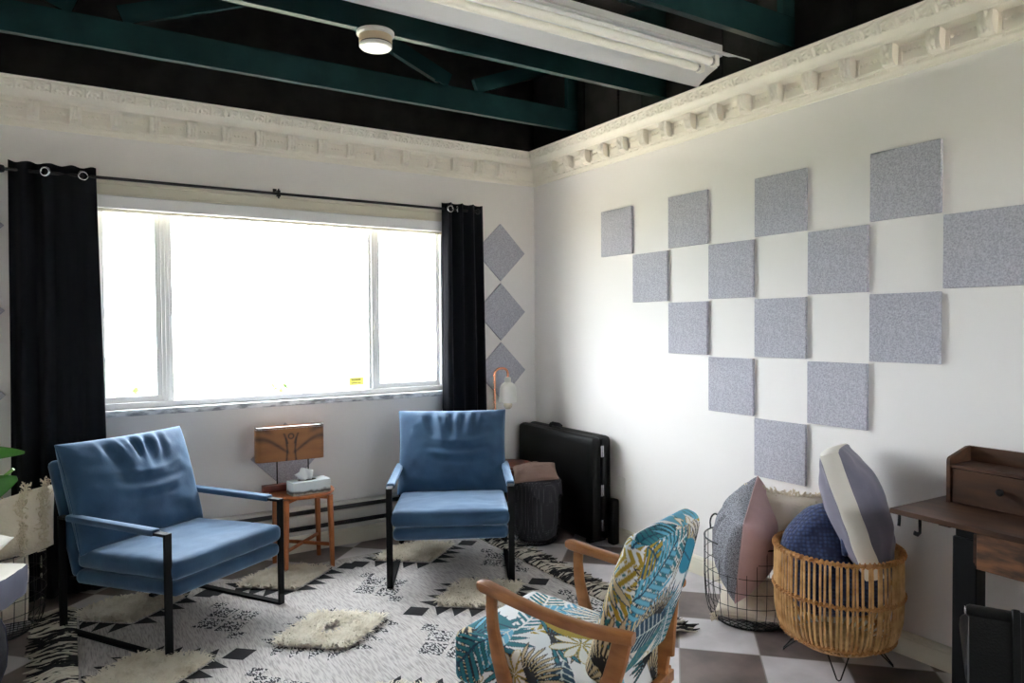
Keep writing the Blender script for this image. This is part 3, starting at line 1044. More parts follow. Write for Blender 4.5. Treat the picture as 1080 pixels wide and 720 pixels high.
# shade: open oval-ended box of veneer
prof = []
hw, hd, rr = .2, .05, .03
for cx_, cy_, a0 in ((hw - rr, hd - rr, 0), (-hw + rr, hd - rr, 90), (-hw + rr, -hd + rr, 180), (hw - rr, -hd + rr, 270)):
    for k in range(7):
        a = R(a0 + 15 * k)
        prof.append((cx_ + rr * math.cos(a), cy_ + rr * math.sin(a)))
dense = []
for i in range(len(prof)):
    a, b = Vector(prof[i]), Vector(prof[(i + 1) % len(prof)])
    n = max(1, int((b - a).length / .003))
    for k in range(n): dense.append(a.lerp(b, k / n))
nz = 66
rows, colr = [], []
z0, z1 = .185, .39
def figure(u, v):
    """dark heartwood figure in the veneer: mirrored boughs about a stem"""
    au = abs(u)
    g = .5 + .5 * noise.noise(Vector((au * 5, v * 26, 1.3)))
    g2 = .5 + .5 * noise.noise(Vector((au * 20, v * 90, 4)))
    k = .4 * g + .12 * g2
    bough = .105 + .055 * math.sin(min(1, au / .19) * 2.6 - .9) - .02
    k += .5 * math.exp(-((v - bough) / (.008 + .05 * au)) ** 2) * min(1, au / .04)
    k += .45 * math.exp(-((v - bough - .04 - .12 * au) / .022) ** 2) * max(0, min(1, (au - .09) / .05))
    stem = .022 + .01 * abs(v - .06) / .1
    k += .6 * math.exp(-((au - stem) / .006) ** 2) * (1 if v < .125 else math.exp(-((v - .125) / .012) ** 2))
    k += .5 * math.exp(-((au - .022 - .35 * max(0, v - .11)) / .006) ** 2) * (1 if .1 < v < .165 else 0)
    rr_ = math.hypot(u, (v - .147))
    k += .6 * math.exp(-((rr_ - .015) / .004) ** 2)
    return max(0, min(1, k * 1.15))
ca, cb = np.array(S(178, 116, 64)), np.array(S(50, 26, 16))
for j in range(nz + 1):
    v = j / nz * (z1 - z0)
    rows.append([(p.x, p.y, z0 + v) for p in dense])
m = MB()
vs = [p for r_ in rows for p in r_]
nd = len(dense)
fs = [(j * nd + i, j * nd + (i + 1) % nd, (j + 1) * nd + (i + 1) % nd, (j + 1) * nd + i) for j in range(nz) for i in range(nd)]
m.add(vs, fs)
for p in vs:
    k = figure(p[0], p[2] - z0)
    colr.append(ca * (1 - k) + cb * k)
M['veneer'] = colattr_mat('figured_veneer', .45)
m.build('lamp_shade', M['veneer'], t, colors=np.array(colr), solid=.003)
q = MB()
q.prism([tuple(p) for p in prof], z1 - .012, z1 - .008)
q.build('shade_top', M['paper'], t, smooth=False)

t = thing('tissue_box', 'printed tissue box on the orange wood side table', 'tissue box', (-1.872, -.352, .46), .1)
q = MB()
q.box(-.115, .115, -.055, .055, 0, .078)
q.build('carton', M['tissue'], t, bevel=.003)
MB().lathe([(0, 0), (.03, 0)], 24, X=Matrix.Translation((-.01, 0, .0788)) @ Matrix.Scale(1.9, 4, (1, 0, 0))).build('slot', M['slot'], t)
rows = []
for i in range(15):
    u = i / 14 - .5
    rows.append([])
    for j in range(9):
        v = j / 8
        rows[-1].append((-.012 + u * (.045 + .075 * v ** .7) - .02 * v, .008 * math.sin(u * 9 + v * 2) - .006 * v, .074 + .08 * v * (1 - .5 * abs(u + .05) - .2 * (u < -.2))))
MB().grid(rows).build('tissue', M['paper'], t, solid=.0008)

# copper lamp on the second table
t = thing('table_lamp', 'bent copper pipe lamp with small white bell shade, beside the right curtain', 'lamp', (-.515, -.25, .46))
MB().lathe([(0, 0), (.07, 0), (.072, .004), (.068, .014), (.012, .018), (0, .018)], 32).build('base', M['copper'], t)
path = [(0, 0, .015), (0, 0, .55)] + [(.045 - .045 * math.cos(R(a)), 0, .635 + .045 * math.sin(R(a))) for a in range(0, 91, 15)] + [(.07, 0, .68)] + [(.07 + .04 * math.sin(R(a)), 0, .64 + .04 * math.cos(R(a))) for a in range(15, 91, 15)] + [(.11, 0, .6)]
MB().tube(path, .0085, 14).build('pipe', M['copper'], t)
MB().lathe([(0, .617), (.018, .615), (.023, .605), (.024, .58), (.046, .565), (.058, .54), (.062, .49), (.064, .435), (.06, .433), (.056, .48), (.04, .53), (0, .55)], 36, (.11, 0, 0)).build('lamp_shade', M['concrete'], t)
MB().lathe([(0, .385), (.016, .388), (.028, .4), (.032, .415), (.028, .435), (.016, .455), (.014, .48), (0, .48)], 24, (.11, 0, 0)).build('bulb', M['bulb'], t)

# ------------------------------------------------------------------ black folded case in the corner
t = thing('folded_massage_table', 'black padded folded case standing upright in the corner', 'folding table', (-.105, -.49, 0))
for sg in (-1, 1):
    P, U, F = rbox(.041, .45, .345, .03, .03)
    P[:, 0] += sg * .042
    P[:, 2] += .365
    rb(MB(), P, F).build('half_shell', M['leather'], t, merge=.0005)
for zz in (.13, .36, .62):
    q = MB()
    q.box(-.012, .012, -.453, -.447, zz - .045, zz + .03)
    q.tube([(0, -.4525, zz - .045), (0, -.4525, zz + .03)], .004, 8)
    q.build('hinge', M['chrome'], t, bevel=.001)
MB().tube([(0, .0, .708), (0, .005, .724), (0, .03, .733), (0, .11, .733), (0, .135, .724), (0, .14, .708)], .009, 10, flat=(1.6, .7), up=(1, 0, 0)).build('handle', M['leather'], t)
for yy in (-.38, .38):
    bx('foot', M['iron'], t, -.07, .07, yy - .02, yy + .02, 0, .024, .003)
t = thing('carry_bag', 'narrow black bag wedged between the folded case and the long wall', 'bag', (-.05, -.985, 0))
P, U, F = rbox(.028, .032, .15, .012, .01)
P[:, 2] += .15
rb(MB(), P, F).build('bag_body', M['leather'], t, merge=.0004)
bx('buckle', M['chrome'], t, -.032, -.027, -.012, .006, .18, .2, .001)

# ------------------------------------------------------------------ floral easy chair
def fabric_pattern(U, seed, dens, box_):
    """printed palm leaves: returns a colour per point"""
    r_ = random.Random(seed)
    n = len(U)
    C = np.tile(np.array(S(232, 234, 234)), (n, 1))
    TEAL, SKY, NAVY, MUST, BEIGE, SAGE, INK = S(34, 116, 128), S(104, 178, 206), S(24, 66, 92), S(172, 146, 44), S(206, 188, 150), S(96, 130, 124), S(28, 28, 32)
    def put(mask, c): C[mask] = np.array(c)
    def fan(cx, cy, L, a0, a1, k, fill, ink):
        dx, dy = U[:, 0] - cx, U[:, 1] - cy
        r = np.hypot(dx, dy)
        th = np.mod(np.arctan2(dy, dx) - a0, 2 * PI)
        t_ = th / (a1 - a0) * k
        LL = L * (1 - .12 * np.mod(np.floor(t_), 2))
        fr = np.abs(np.mod(t_, 1) - .5)
        hw_ = .49 * np.clip(1 - (r / LL) ** 4, 0, 1)
        ok = (th < a1 - a0) & (r < LL)
        put(ok & (fr < hw_), ink)
        put(ok & (fr < hw_ - .0022 * k / (np.maximum(r, .01) * (a1 - a0))), fill)
    def feather(cx, cy, ang, L, W, k, fill, ink, bend):
        dx, dy = U[:, 0] - cx, U[:, 1] - cy
        c, s_ = math.cos(ang), math.sin(ang)
        a, d = dx * c + dy * s_, -dx * s_ + dy * c
        d = d - bend * a * a
        sl = a - .75 * np.abs(d)
        env = W * np.sin(PI * np.clip(sl / L, 0, 1) ** .8) ** .7
        fr = np.mod(sl * k / L, 1)
        ok = (sl > 0) & (sl < L) & (np.abs(d) < env)
        put(ok & (fr < .74), ink)
        put(ok & (fr > .1) & (fr < .64), fill)
        put((a > 0) & (a < L) & (np.abs(d) < .0025), ink)
    def leaf(cx, cy, ang, L, W, fill, vein, stripe):
        dx, dy = U[:, 0] - cx, U[:, 1] - cy
        c, s_ = math.cos(ang), math.sin(ang)
        a, d = dx * c + dy * s_, -dx * s_ + dy * c
        ok = (a > 0) & (a < L) & (np.abs(d) < W * np.sin(PI * np.clip(a / L, 0, 1)) ** .8)
        put(ok, fill)
        put(ok & (np.abs(d) < .0016), vein)
        if stripe:
            put(ok & (np.mod((a - .6 * np.abs(d)) * 60, 1) < .2), vein)
    for k in range(dens):
        x, y = r_.uniform(-box_[0], box_[0]), r_.uniform(-box_[1], box_[1])
        a = r_.uniform(0, 2 * PI)
        q = r_.random()
        if q < .4: fan(x, y, r_.uniform(.08, .14), a, a + r_.uniform(2.2, 3.6), r_.choice((11, 13, 15)), r_.choice((BEIGE, SKY, TEAL, BEIGE, S(226, 222, 212))), INK if r_.random() < .6 else NAVY)
        elif q < .62: feather(x, y, a, r_.uniform(.16, .26), r_.uniform(.04, .06), r_.choice((9, 11, 13)), r_.choice((TEAL, SAGE, TEAL, MUST, MUST, SKY)), S(226, 228, 226) if r_.random() < .55 else NAVY, r_.uniform(-1.2, 1.2))
        elif q < .9: leaf(x, y, a, r_.uniform(.1, .2), r_.uniform(.02, .045), r_.choice((TEAL, NAVY, SKY, MUST, S(40, 136, 166))), r_.choice((S(210, 220, 216), NAVY, SAGE)), r_.random() < .6)
        else: fan(x, y, r_.uniform(.05, .08), a, a + 6.2, 9, S(236, 232, 222), MUST)
    return C

fl = thing('easy_chair', 'wooden easy chair upholstered in teal and mustard palm leaf print', 'easy chair', (-1.622, -2.586, 0), .362)
M['print'] = colattr_mat('leaf_print', .85, bump=(300, .12))
def printed(P, U, F, name, seed, dens, box_, X=None):
    cols_ = fabric_pattern(U * .6, seed, dens, box_)
    m = MB().add([tuple(p) for p in P], F, 0, X)
    return m.build(name, M['print'], fl, colors=cols_, merge=.0003, angle=75)
P, U, F = rbox(.243, .285, .088, .03, .0036, crown=.022)
P[:, 1] += .03
P[:, 2] += .305 + (P[:, 1] - .3) * .06
printed(P, U, F, 'seat', 14, 62, (.3, .33))
d = Vector((0, -.146, .45)).normalized()
def puff(P):
    v = P[:, 1] / .265
    P[:, 2] *= 1 - .25 * np.clip(v, 0, 1) ** 2
    return P
P, U, F = rbox(.213, .25, .05, .04, .0036, crown=.014, warp=puff)
X = frame_mat(Vector((0, -.345, .575)) + Vector((0, .95, .31)) * .045, (-1, 0, 0), d, Vector((-1, 0, 0)).cross(d))
U2 = U.copy()
U2[:, 0] = np.where(U2[:, 0] > 1.2, 2.0 - U2[:, 0] + .9, U2[:, 0])
printed(P, U2, F, 'backrest', 31, 165, (.8, .26), X)
for o in fl.children:
    if o.name.startswith('backrest'): bk = o
for sg in (-1, 1):
    # flat sculpted arm
    ys = [.172, .165, .145, .105, .03, -.07, -.17, -.26, -.32 if sg < 0 else -.29, -.385 if sg < 0 else -.315]
    zs = [.592, .594, .593, .588, .578, .566, .556, .55, .548, .548]
    xs = [.268, .268, .268, .27, .276, .28, .278, .27, .256, .244]
    ws = [.4, .78, 1, 1, .92, .86, .9, 1.0, 1.0, .92]
    hs = [.4, .8, 1, .98, .9, .9, .92, .95, .95, .9]
    MB().tube([(sg * x, y, z) for x, y, z in zip(xs, ys, zs)], .026, 18, flat=[(w_, h_ * .72) for w_, h_ in zip(ws, hs)], up=(0, 0, 1)).build('arm', M['armwood'], fl)
    ps = [(.115, .585), (.118, .53), (.112, .46), (.092, .38), (.066, .3), (.05, .22), (.06, .12), (.085, 0)]
    MB().tube([(sg * (.268 + .0 * k), y, z) for k, (y, z) in enumerate(ps)], [.0165, .016, .0175, .02, .022, .0225, .019, .014], 14, flat=(.85, 1.15), up=(0, 1, 0)).build('front_leg', M['armwood'], fl)
    ps = [(-.348, .545), (-.33, .47), (-.305, .39), (-.285, .31)]
    if sg > 0: ps = [(-.3, .545), (-.292, .47), (-.285, .39), (-.28, .31)]
    MB().tube([(sg * (.236 if sg < 0 else .2), y, z) for y, z in ps], .02, 14, flat=(.8, 1.5), up=(0, 1, 0)).build('arm_post', M['armwood'], fl)
    ps = [(-.285, .38), (-.262, .31), (-.25, .25), (-.265, .19), (-.31, .1), (-.365, 0)]
    MB().tube([(sg * .205, y, z) for y, z in ps], [.022, .024, .027, .024, .02, .015], 14, flat=(.8, 1.3), up=(0, 1, 0)).build('rear_leg', M['armwood'], fl)
q = MB()
q.box(-.255, .255, .05, .075, .2, .235).box(-.245, .245, -.29, -.265, .2, .24)
for sg in (-1, 1): q.box(sg * .256 - .01, sg * .256 + .01, -.27, .06, .2, .24)
q.build('seat_rail', M['armwood'], fl, bevel=.003)

# ------------------------------------------------------------------ baskets
def wire_basket(x, y, lab, R0, h, nw, handles, nr=5, group=None):
    t = thing('wire_basket', lab, 'basket', (x, y, 0), 0, group)
    prof = [(R0 * .74, .006), (R0 * .84, .016), (R0 * .92, .045), (R0 * .97, .1), (R0, .2), (R0, h)]
    q = MB()
    for i in range(nw):
        a = 2 * PI * i / nw
        q.tube([(r_ * math.cos(a), r_ * math.sin(a), z) for r_, z in prof], .0017, 5)
    for k in range(1, nr):
        z = .05 + (h - .05) * k / nr
        r_ = np.interp(z, [p[1] for p in prof], [p[0] for p in prof])
        q.tube(arc((0, 0, z), r_, 0, 2 * PI * 47 / 48, 47), .0017, 5, closed=True)
    for k in range(-5, 6):
        a = R0 * .74 * math.sqrt(max(0, 1 - (k / 6) ** 2))
        q.tube([(-a, R0 * .74 * k / 6, .005), (a, R0 * .74 * k / 6, .005)], .0017, 5)
        q.tube([(R0 * .74 * k / 6, -a, .0055), (R0 * .74 * k / 6, a, .0055)], .0017, 5)
    q.build('wire_mesh', M['iron'], t)
    MB().tube(arc((0, 0, h), R0, 0, 2 * PI * 63 / 64, 63), .004, 8, closed=True).build('rim', M['iron'], t)
    MB().tube(arc((0, 0, .006), R0 * .74, 0, 2 * PI * 63 / 64, 63), .005, 8, closed=True).build('base_ring', M['iron'], t)
    for ang in handles:
        c = Vector((R0 * math.cos(ang), R0 * math.sin(ang), h))
        tg = Vector((-math.sin(ang), math.cos(ang), 0))
        pts = [c - tg * .03] + [c + tg * (-.034 * math.cos(R(a))) + Vector((0, 0, .03 + .038 * math.sin(R(a)))) for a in range(-15, 196, 15)] + [c + tg * .03]
        MB().tube([tuple(p) for p in pts], .0045, 8).build('handle', M['iron'], t)
    return t

def cushion(name, lab, cat, loc, along, facing, w_, h_, t_, mats, seed, group=None, pinch=.07, wrk=.008, power=.42, edge=None, roll=0, n=40, fold=None):
    t = thing(name, lab, cat, loc, 0, group)
    set_frame(t, loc, along, facing)
    if roll:
        t.rotation_euler = (t.rotation_euler.to_matrix() @ Matrix.Rotation(roll, 3, 'Z')).to_euler()
    pillow(w_, h_, t_, n, pinch, seed, wrk, (0, 1 if len(mats) > 1 else 0), mb=(m := MB()), power=power, fold=fold)
    m.build('pillow_cover', mats, t, merge=.0004, angle=80)
    MB().tube(outline(w_, h_, pinch, 30), .004, 6, closed=True).build('seam', edge or mats[0], t)
    return t

def loops(t, name, m_, pts, L, w_, seed, n_each=6):
    """woolly loops standing along given points (local) with normals"""
    r_ = random.Random(seed)
    m = MB()
    for p, nrm in pts:
        for k in range(n_each):
            a = Vector(p) + Vector((r_.gauss(0, 1), r_.gauss(0, 1), r_.gauss(0, 1))) * .008
            d_ = (Vector(nrm) + Vector((r_.gauss(0, .5), r_.gauss(0, .5), r_.gauss(0, .5)))).normalized() * L * r_.uniform(.6, 1.1)
            s_ = Vector((r_.gauss(0, 1), r_.gauss(0, 1), r_.gauss(0, 1))).normalized() * L * .35
            m.tube([a, a + d_ * .7 + s_ * .3, a + d_ + s_, a + d_ * .6 + s_ * 1.5], [w_, w_, w_, w_ * .6], 4)
    return tag(m.build(name, m_, t), kind='stuff')

v1 = Vector((.77, .63, 0))       # from the middle of the room towards the wall baskets
n1 = Vector((.63, -.77, 0))
wire_basket(-.255, -2.25, 'round black wire basket of pillows, left of the cane basket', .215, .40, 30, (R(92), R(-88)), 5)
tw = lambda u, v, s_: .012 * math.cos(u * 34) if s_ < 0 else .004 * math.sin(u * 9 + v * 4)
cushion('pillow', 'blush pink velvet and grey tweed pillow standing in the wire basket', 'pillow', (-.29, -2.262, .405), Vector((.0, 0, 1)) + n1 * .13 - v1 * .05, n1 + v1 * -.12, (.43), .45, .30,
        [M['pinkv'], M['greyknit']], 4, group=None, pinch=.0, power=.46, roll=.3, fold=tw)
c = cushion('pillow', 'cream woven pillow with shaggy trim, standing behind the pink pillow', 'pillow', (-.175, -2.40, .455), Vector((0, 0, 1)) + v1 * .12 + n1 * .05, -v1 * .8 + n1 * .1 + Vector((-.5, 0, 0)), .34, .36, .15, [M['creamfab']], 8, pinch=.06)
loops(c, 'shaggy_trim', M['creamloop'], [(p, Vector((p[0], p[1], .02)).normalized()) for p in outline(.36, .36, .06, 22)] + [((x_ / 40, y_ / 40, .05), (0, 0, 1)) for x_ in (-5, 5) for y_ in range(-6, 7)], .022, .003, 5, 5)
c = cushion('pillow', 'cream pillow with tassels lying in the bottom of the wire basket', 'pillow', (-.262, -2.262, .105), Vector((.45, -.75, .05)), Vector((-.3, -.2, 1)), .28, .30, .14, [M['creamfab']], 12, pinch=.06, wrk=.012)
loops(c, 'tassels', M['creamloop'], [((sx * .135, sy * .145, 0), (sx, sy, -.3)) for sx in (-1, 1) for sy in (-1, 1)], .03, .0028, 6, 16)

# cane basket on hairpin legs
cb = thing('cane_basket', 'tall round cane basket on thin metal hairpin legs', 'basket', (-.285, -2.735, 0))
kp = [(.218, .125), (.237, .16), (.249, .22), (.253, .32), (.252, .40), (.25, .485)]
nc = 78
q = MB()
r_ = random.Random(5)
for i in range(nc):
    a0 = 2 * PI * i / nc + r_.uniform(-.012, .012)
    a1 = a0 + r_.uniform(-.02, .02)
    rr = r_.uniform(.0048, .006)
    q.tube([((rad + r_.uniform(-.001, .001)) * math.cos(a0 + (a1 - a0) * k / 5), (rad) * math.sin(a0 + (a1 - a0) * k / 5), z) for k, (rad, z) in enumerate(kp)], rr, 7)
q.build('cane_wall', M['rattan'], cb)
q = MB()
for i in range(40):
    a0 = 2 * PI * i / 40
    q.tube([(.22 * math.cos(a0), .22 * math.sin(a0), .13), (.185 * math.cos(a0 + .05), .185 * math.sin(a0 + .05), .1), (.15 * math.cos(a0 + .1), .15 * math.sin(a0 + .1), .082)], .0062, 7)
q.lathe([(0, .078), (.16, .078), (.168, .088), (.16, .092), (0, .092)], 40)
q.build('woven_bottom', M['rattan'], cb)
def bound_ring(name, rad, z, core, nturn):
    m = MB()
    m.tube(arc((0, 0, z), rad, 0, 2 * PI * 95 / 96, 95), core, 8, closed=True)
    k = nturn * 9
    pts = []
    for i in range(k):
        a = 2 * PI * i / k
        b = 2 * PI * nturn * i / k
        rr_ = rad + (core + .003) * math.cos(b)
        pts.append((rr_ * math.cos(a), rr_ * math.sin(a), z + (core + .003) * math.sin(b)))
    m.tube(pts, .0034, 5, closed=True)
    m.build(name, M['rattan_dark'], cb)
bound_ring('rim', .251, .487, .0075, 78)
bound_ring('band', .2535, .315, .006, 78)
bound_ring('lower_band', .22, .127, .007, 64)
for k in range(4):
    a = R(215 + 90 * k)
    ca_, sa_ = math.cos(a), math.sin(a)
    tg = Vector((-sa_, ca_, 0))
    c0 = Vector((.15 * ca_, .15 * sa_, .08))
    ft = Vector((.215 * ca_, .215 * sa_, .004))
    MB().tube([tuple(p) for p in (c0 + tg * .04, ft + tg * .007 + Vector((0, 0, .004)), ft, ft - tg * .007 + Vector((0, 0, .004)), c0 - tg * .04)], .003, 8).build('leg', M['iron'], cb)

# navy knitted pillow, slumped into the basket
v2 = Vector((.838, .547, 0))
n2 = Vector((.547, -.838, 0))
def knit_mat():
    m, nt, b = new_mat('navy_cable_knit')
    b.inputs['Roughness'].default_value = .9
    b.inputs['Sheen Weight'].default_value = .2
    tc = nt.nodes.new('ShaderNodeTexCoord')
    v = nt.nodes.new('ShaderNodeTexVoronoi')
    v.inputs['Scale'].default_value = 62
    v.inputs['Randomness'].default_value = .35
    nt.links.new(tc.outputs['Object'], v.inputs['Vector'])
    cr = nt.nodes.new('ShaderNodeValToRGB')
    cr.color_ramp.elements[0].color = S(60, 76, 122)
    cr.color_ramp.elements[0].position = .15
    cr.color_ramp.elements[1].color = S(36, 46, 80)
    cr.color_ramp.elements[1].position = .6
    nt.links.new(v.outputs['Distance'], cr.inputs['Fac'])
    nt.links.new(cr.outputs['Color'], b.inputs['Base Color'])
    bp = nt.nodes.new('ShaderNodeBump')
    bp.inputs['Strength'].default_value = .7
    bp.inputs['Distance'].default_value = .006
    bp.invert = True
    nt.links.new(v.outputs['Distance'], bp.inputs['Height'])
    nt.links.new(bp.outputs['Normal'], b.inputs['Normal'])
    return m
M['navyknit'] = knit_mat()
t = thing('pillow', 'navy blue knitted pillow slumped in the cane basket', 'pillow', (-.293, -2.715, .435))
set_frame(t, (-.293, -2.715, .435), Vector((0, 0, 1)) - n2 * .1 + v2 * .25, -v2 + n2 * .1)
def droop(P):
    out = P.copy()
    for i, p in enumerate(P):
        h = (p[1] + .23) / .46
        k = noise.noise(Vector((p[0] * 7, p[1] * 7, p[2] * 7 + 3)))
        out[i, 0] = p[0] * (.84 + .2 * min(1, max(0, h) / .6) - .2 * max(0, h - .65) / .35) + .02 * h
        out[i, 1] = p[1] - .05 * (p[0] / .2) ** 2 * h + .015 * k
        out[i, 2] = p[2] * (1 - .25 * h) + .02 * k + .014 * math.sin(p[0] * 30 + 4 * h) * h
    return out
P, U, F = rbox(.215, .235, .15, .12, .012, warp=droop)
rb(MB(), P, F).build('pillow_cover', M['navyknit'], t, merge=.0005, angle=80)
q = MB()
for k, (px_, py_, pz_) in enumerate(((.085, .085, .135),)):
    P, U, F = rbox(.055, .05, .03, .025, .01)
    P[:, 1] -= .6 * np.abs(P[:, 0])
    q.add([(p[0] + px_, p[1] + py_, p[2] + pz_) for p in P], F)
q.build('folded_corner', M['navyknit'], t, merge=.0005, angle=80)
# mauve box cushion with a pale border
def box_cushion(name, lab, loc, along, facing, sz, band, bulge, seed, mcov, mband, pw_=.5):
    t = thing(name, lab, 'pillow', loc)
    set_frame(t, loc, along, facing)
    def wr(u, v, s_):
        e = max(abs(u), abs(v))
        k = math.sin((u * 3 - v * 9) + 2 * noise.noise(Vector((u * 2, v * 2, seed))))
        return .007 * k * max(0, e - .25) + .012 * noise.noise(Vector((u * 2.4, v * 2.4, seed + s_)))
    for sg in (1, -1):
        rows = []
        n = 40
        for i in range(n + 1):
            u = -math.cos(PI * i / n)
            row = []
            for j in range(n + 1):
                v = -math.cos(PI * j / n)
                q_ = (1 - u * u) * (1 - v * v)
                g_ = (1 - .05 * (u * u * v * v) ** 2)
                row.append((sz[0] / 2 * u * g_, sz[1] / 2 * v * g_, sg * (band / 2 + bulge * q_ ** pw_ + wr(u, v, sg) * min(1, q_ * 4))))
            rows.append(row)
        MB().grid(rows if sg > 0 else rows[::-1]).build('cover', mcov, t, angle=80)
    rim_, g = [], []
    n = 40
    for s_ in range(4):
        for e in range(n):
            a = -math.cos(PI * e / n)
            u, v = [(a, -1), (1, a), (-a, 1), (-1, -a)][s_]
            g_ = (1 - .05 * (u * u * v * v) ** 2)
            k = .005 * noise.noise(Vector((u * 3, v * 3, seed)))
            g.append([(sz[0] / 2 * u * g_ * (1 + b), sz[1] / 2 * v * g_ * (1 + b), z + k) for z, b in ((-band / 2, 0), (-band * .46, .018), (0, .026), (band * .46, .018), (band / 2, 0))])
    MB().grid(g, closed_u=True).build('border', mband, t, angle=80)
    return t
box_cushion('pillow', 'mauve grey velvet pillow with wide off-white border leaning in the cane basket', (-.232, -2.79, .655), Vector((0, 0, 1)) * .93 - n2 * .33 + v2 * .1, n2 + Vector((0, 0, .3)) - v2 * .12,
            (.36, .53), .075, .085, 3, M['mauve'], M['whitefab'], .85)

# dark basket beside the case
wire_basket(-.435, -.64, 'dark wire basket of blankets in front of the black folded case', .168, .37, 28, (), 4)
t = thing('blanket', 'charcoal dotted blanket filling the dark wire basket', 'blanket', (-.435, -.64, .02))
prof = [(0, .0), (.1, .002), (.14, .03), (.152, .1), (.156, .2), (.157, .33), (.166, .375), (.172, .37), (.174, .34), (.18, .29), (.183, .288), (.181, .34), (.176, .385), (.155, .405), (.1, .41), (0, .405)]
m = MB()
vs, fs = [], []
k, n = len(prof), 64
for r0, z in prof:
    for j in range(n):
        a = 2 * PI * j / n
        wv = 1 + (.02 * math.sin(9 * a + z * 12) if z > .25 else .008 * math.sin(14 * a + z * 9))
        dz = (.02 * math.sin(5 * a) + .012 * math.sin(11 * a + 1)) if .27 < z < .3 else 0
        vs.append((min(r0 * wv, r0 * 1.02) * math.cos(a), min(r0 * wv, r0 * 1.02) * math.sin(a), z + dz))
for i in range(k - 1):
    for j in range(n): fs.append((i * n + j, i * n + (j + 1) % n, (i + 1) * n + (j + 1) % n, (i + 1) * n + j))
m.add(vs, fs).build('blanket_cloth', M['dotfab'], t, angle=80, merge=.0004)
cushion('pillow', 'tan and charcoal pillow on top of the dotted blanket', 'pillow', (-.43, -.63, .455), Vector((.85, -.5, .08)), Vector((.02, -.2, 1)), .29, .29, .10, [M['tan'], M['darkfab']], 31, pinch=.05, wrk=.012)

# baskets and cushions at the left edge of the room
wire_basket(-3.42, -.4, 'black wire basket of cream pillows beside the left blue armchair', .24, .4, 30, (), 5)
c = cushion('pillow', 'cream tufted pillow in the left wire basket, lower of two', 'pillow', (-3.41, -.41, .23), Vector((0, .3, 1)), Vector((.6, -.8, .15)), .36, .38, .2, [M['creamfab']], 41, pinch=.04)
c = cushion('pillow', 'cream shaggy striped pillow on top in the left wire basket', 'pillow', (-3.31, -.46, .505), Vector((.55, -.15, .18)), Vector((-.2, -.6, .75)), .36, .36, .18, [M['creamfab']], 43, pinch=.04, wrk=.01)
rws = []
for yy in (-.15, -.05, .08, .16):
    for i in range(26):
        xx = -.19 + .38 * i / 25
        q_ = max(0, (1 - (xx / .2) ** 2) * (1 - (yy / .19) ** 2))
        rws.append(((xx, yy, .085 * q_ ** .42), (0, .2, 1)))
loops(c, 'shaggy_stripes', M['creamloop'], rws, .03, .0032, 8, 5)
t = thing('pouf', 'dark patterned floor pouf under the cushions at the left edge', 'pouf', (-3.57, -1.05, 0))
MB().lathe([(0, 0), (.2, 0), (.24, .02), (.262, .08), (.268, .15), (.262, .235), (.235, .305), (.18, .322), (0, .325)], 48).build('pouf_body', M['darkfab'], t)
q = MB()
for k in range(12):
    a = 2 * PI * k / 12
    q.tube([(r0 * math.cos(a), r0 * math.sin(a), z) for r0, z in ((.2, .003), (.242, .02), (.264, .08), (.27, .15), (.264, .235), (.237, .307), (.18, .325), (.02, .328))], .003, 6)
q.build('piping', M['greyfab'], t)
box_cushion('pillow', 'white-topped cushion with wide grey sides lying on the dark pouf', (-3.515, -1.05, .412), Vector((.9, -.35, -.05)), Vector((-.05, .05, 1)), (.42, .46), .12, .022, 9, M['whitefab'], M['greyfab'])
cushion('pillow', 'plump white pillow lying flat above the dark pouf', 'pillow', (-3.545, -1.0, .545), Vector((.9, -.35, .02)), Vector((.05, -.1, 1)), .38, .42, .19, [M['whitefab']], 47, pinch=.05, wrk=.006, power=.5)

# plant
t = thing('potted_plant', 'broad-leaved green plant at the left edge, above the white pillow', 'plant', (-3.9, -.60, 0))
MB().lathe([(0, 0), (.11, 0), (.13, .02), (.16, .3), (.165, .32), (.15, .325), (.145, .29), (0, .285)], 40).build('pot', M['terracotta'], t)
MB().lathe([(.14, .286), (.08, .295), (0, .298)], 30).build('soil', M['soil'], t)
def leaf_blade(base, tip, wd, droop, nm, face=(.1, -.8, .6)):
    a, b = Vector(base), Vector(tip)
    side = (b - a).cross(Vector(face)).normalized()
    up = side.cross(b - a).normalized()
    rows = []
    for i in range(13):
        e = i / 12
        c = a.lerp(b, e) + up * (droop * math.sin(e * PI))
        w_ = wd * (math.sin(PI * min(1, e * .93 + .04)) ** .75)
        rows.append([tuple(c + side * (w_ * k) + up * (.25 * w_ * abs(k))) for k in (-1, -.5, 0, .5, 1)])
    MB().grid(rows).build(nm, M['leaf'], t, solid=.0015)
leafs = [((.37, -.32, .90), (.67, -.40, .935), .036, .03), ((.43, -.34, .70), (.645, -.42, .835), .062, .02), ((.1, .05, .9), (.15, .25, 1.2), .06, .03), ((-.05, -.1, .9), (-.3, -.2, 1.1), .065, .03),
         ((.05, -.2, .8), (.15, -.5, .9), .06, .03), ((-.1, .1, .8), (-.35, .2, .85), .06, .03), ((.02, .02, 1.0), (-.05, -.1, 1.35), .055, .02)]
for b_, tp, wd, dr in leafs:
    leaf_blade(b_, tp, wd, dr, 'leaf')
    b0 = Vector(b_)
    MB().tube([(b0.x * .12, b0.y * .12, .29), (b0.x * .35, b0.y * .35, .6), tuple(b0 * .999)], [.008, .006, .004], 8).build('stem', M['stem'], t)
MB().tube([(.0, -.02, .29), (.3, -.22, .66), (.55, -.36, .8), (.63, -.39, .87)], [.006, .005, .005, .007], 8).build('stem', M['stem'], t)

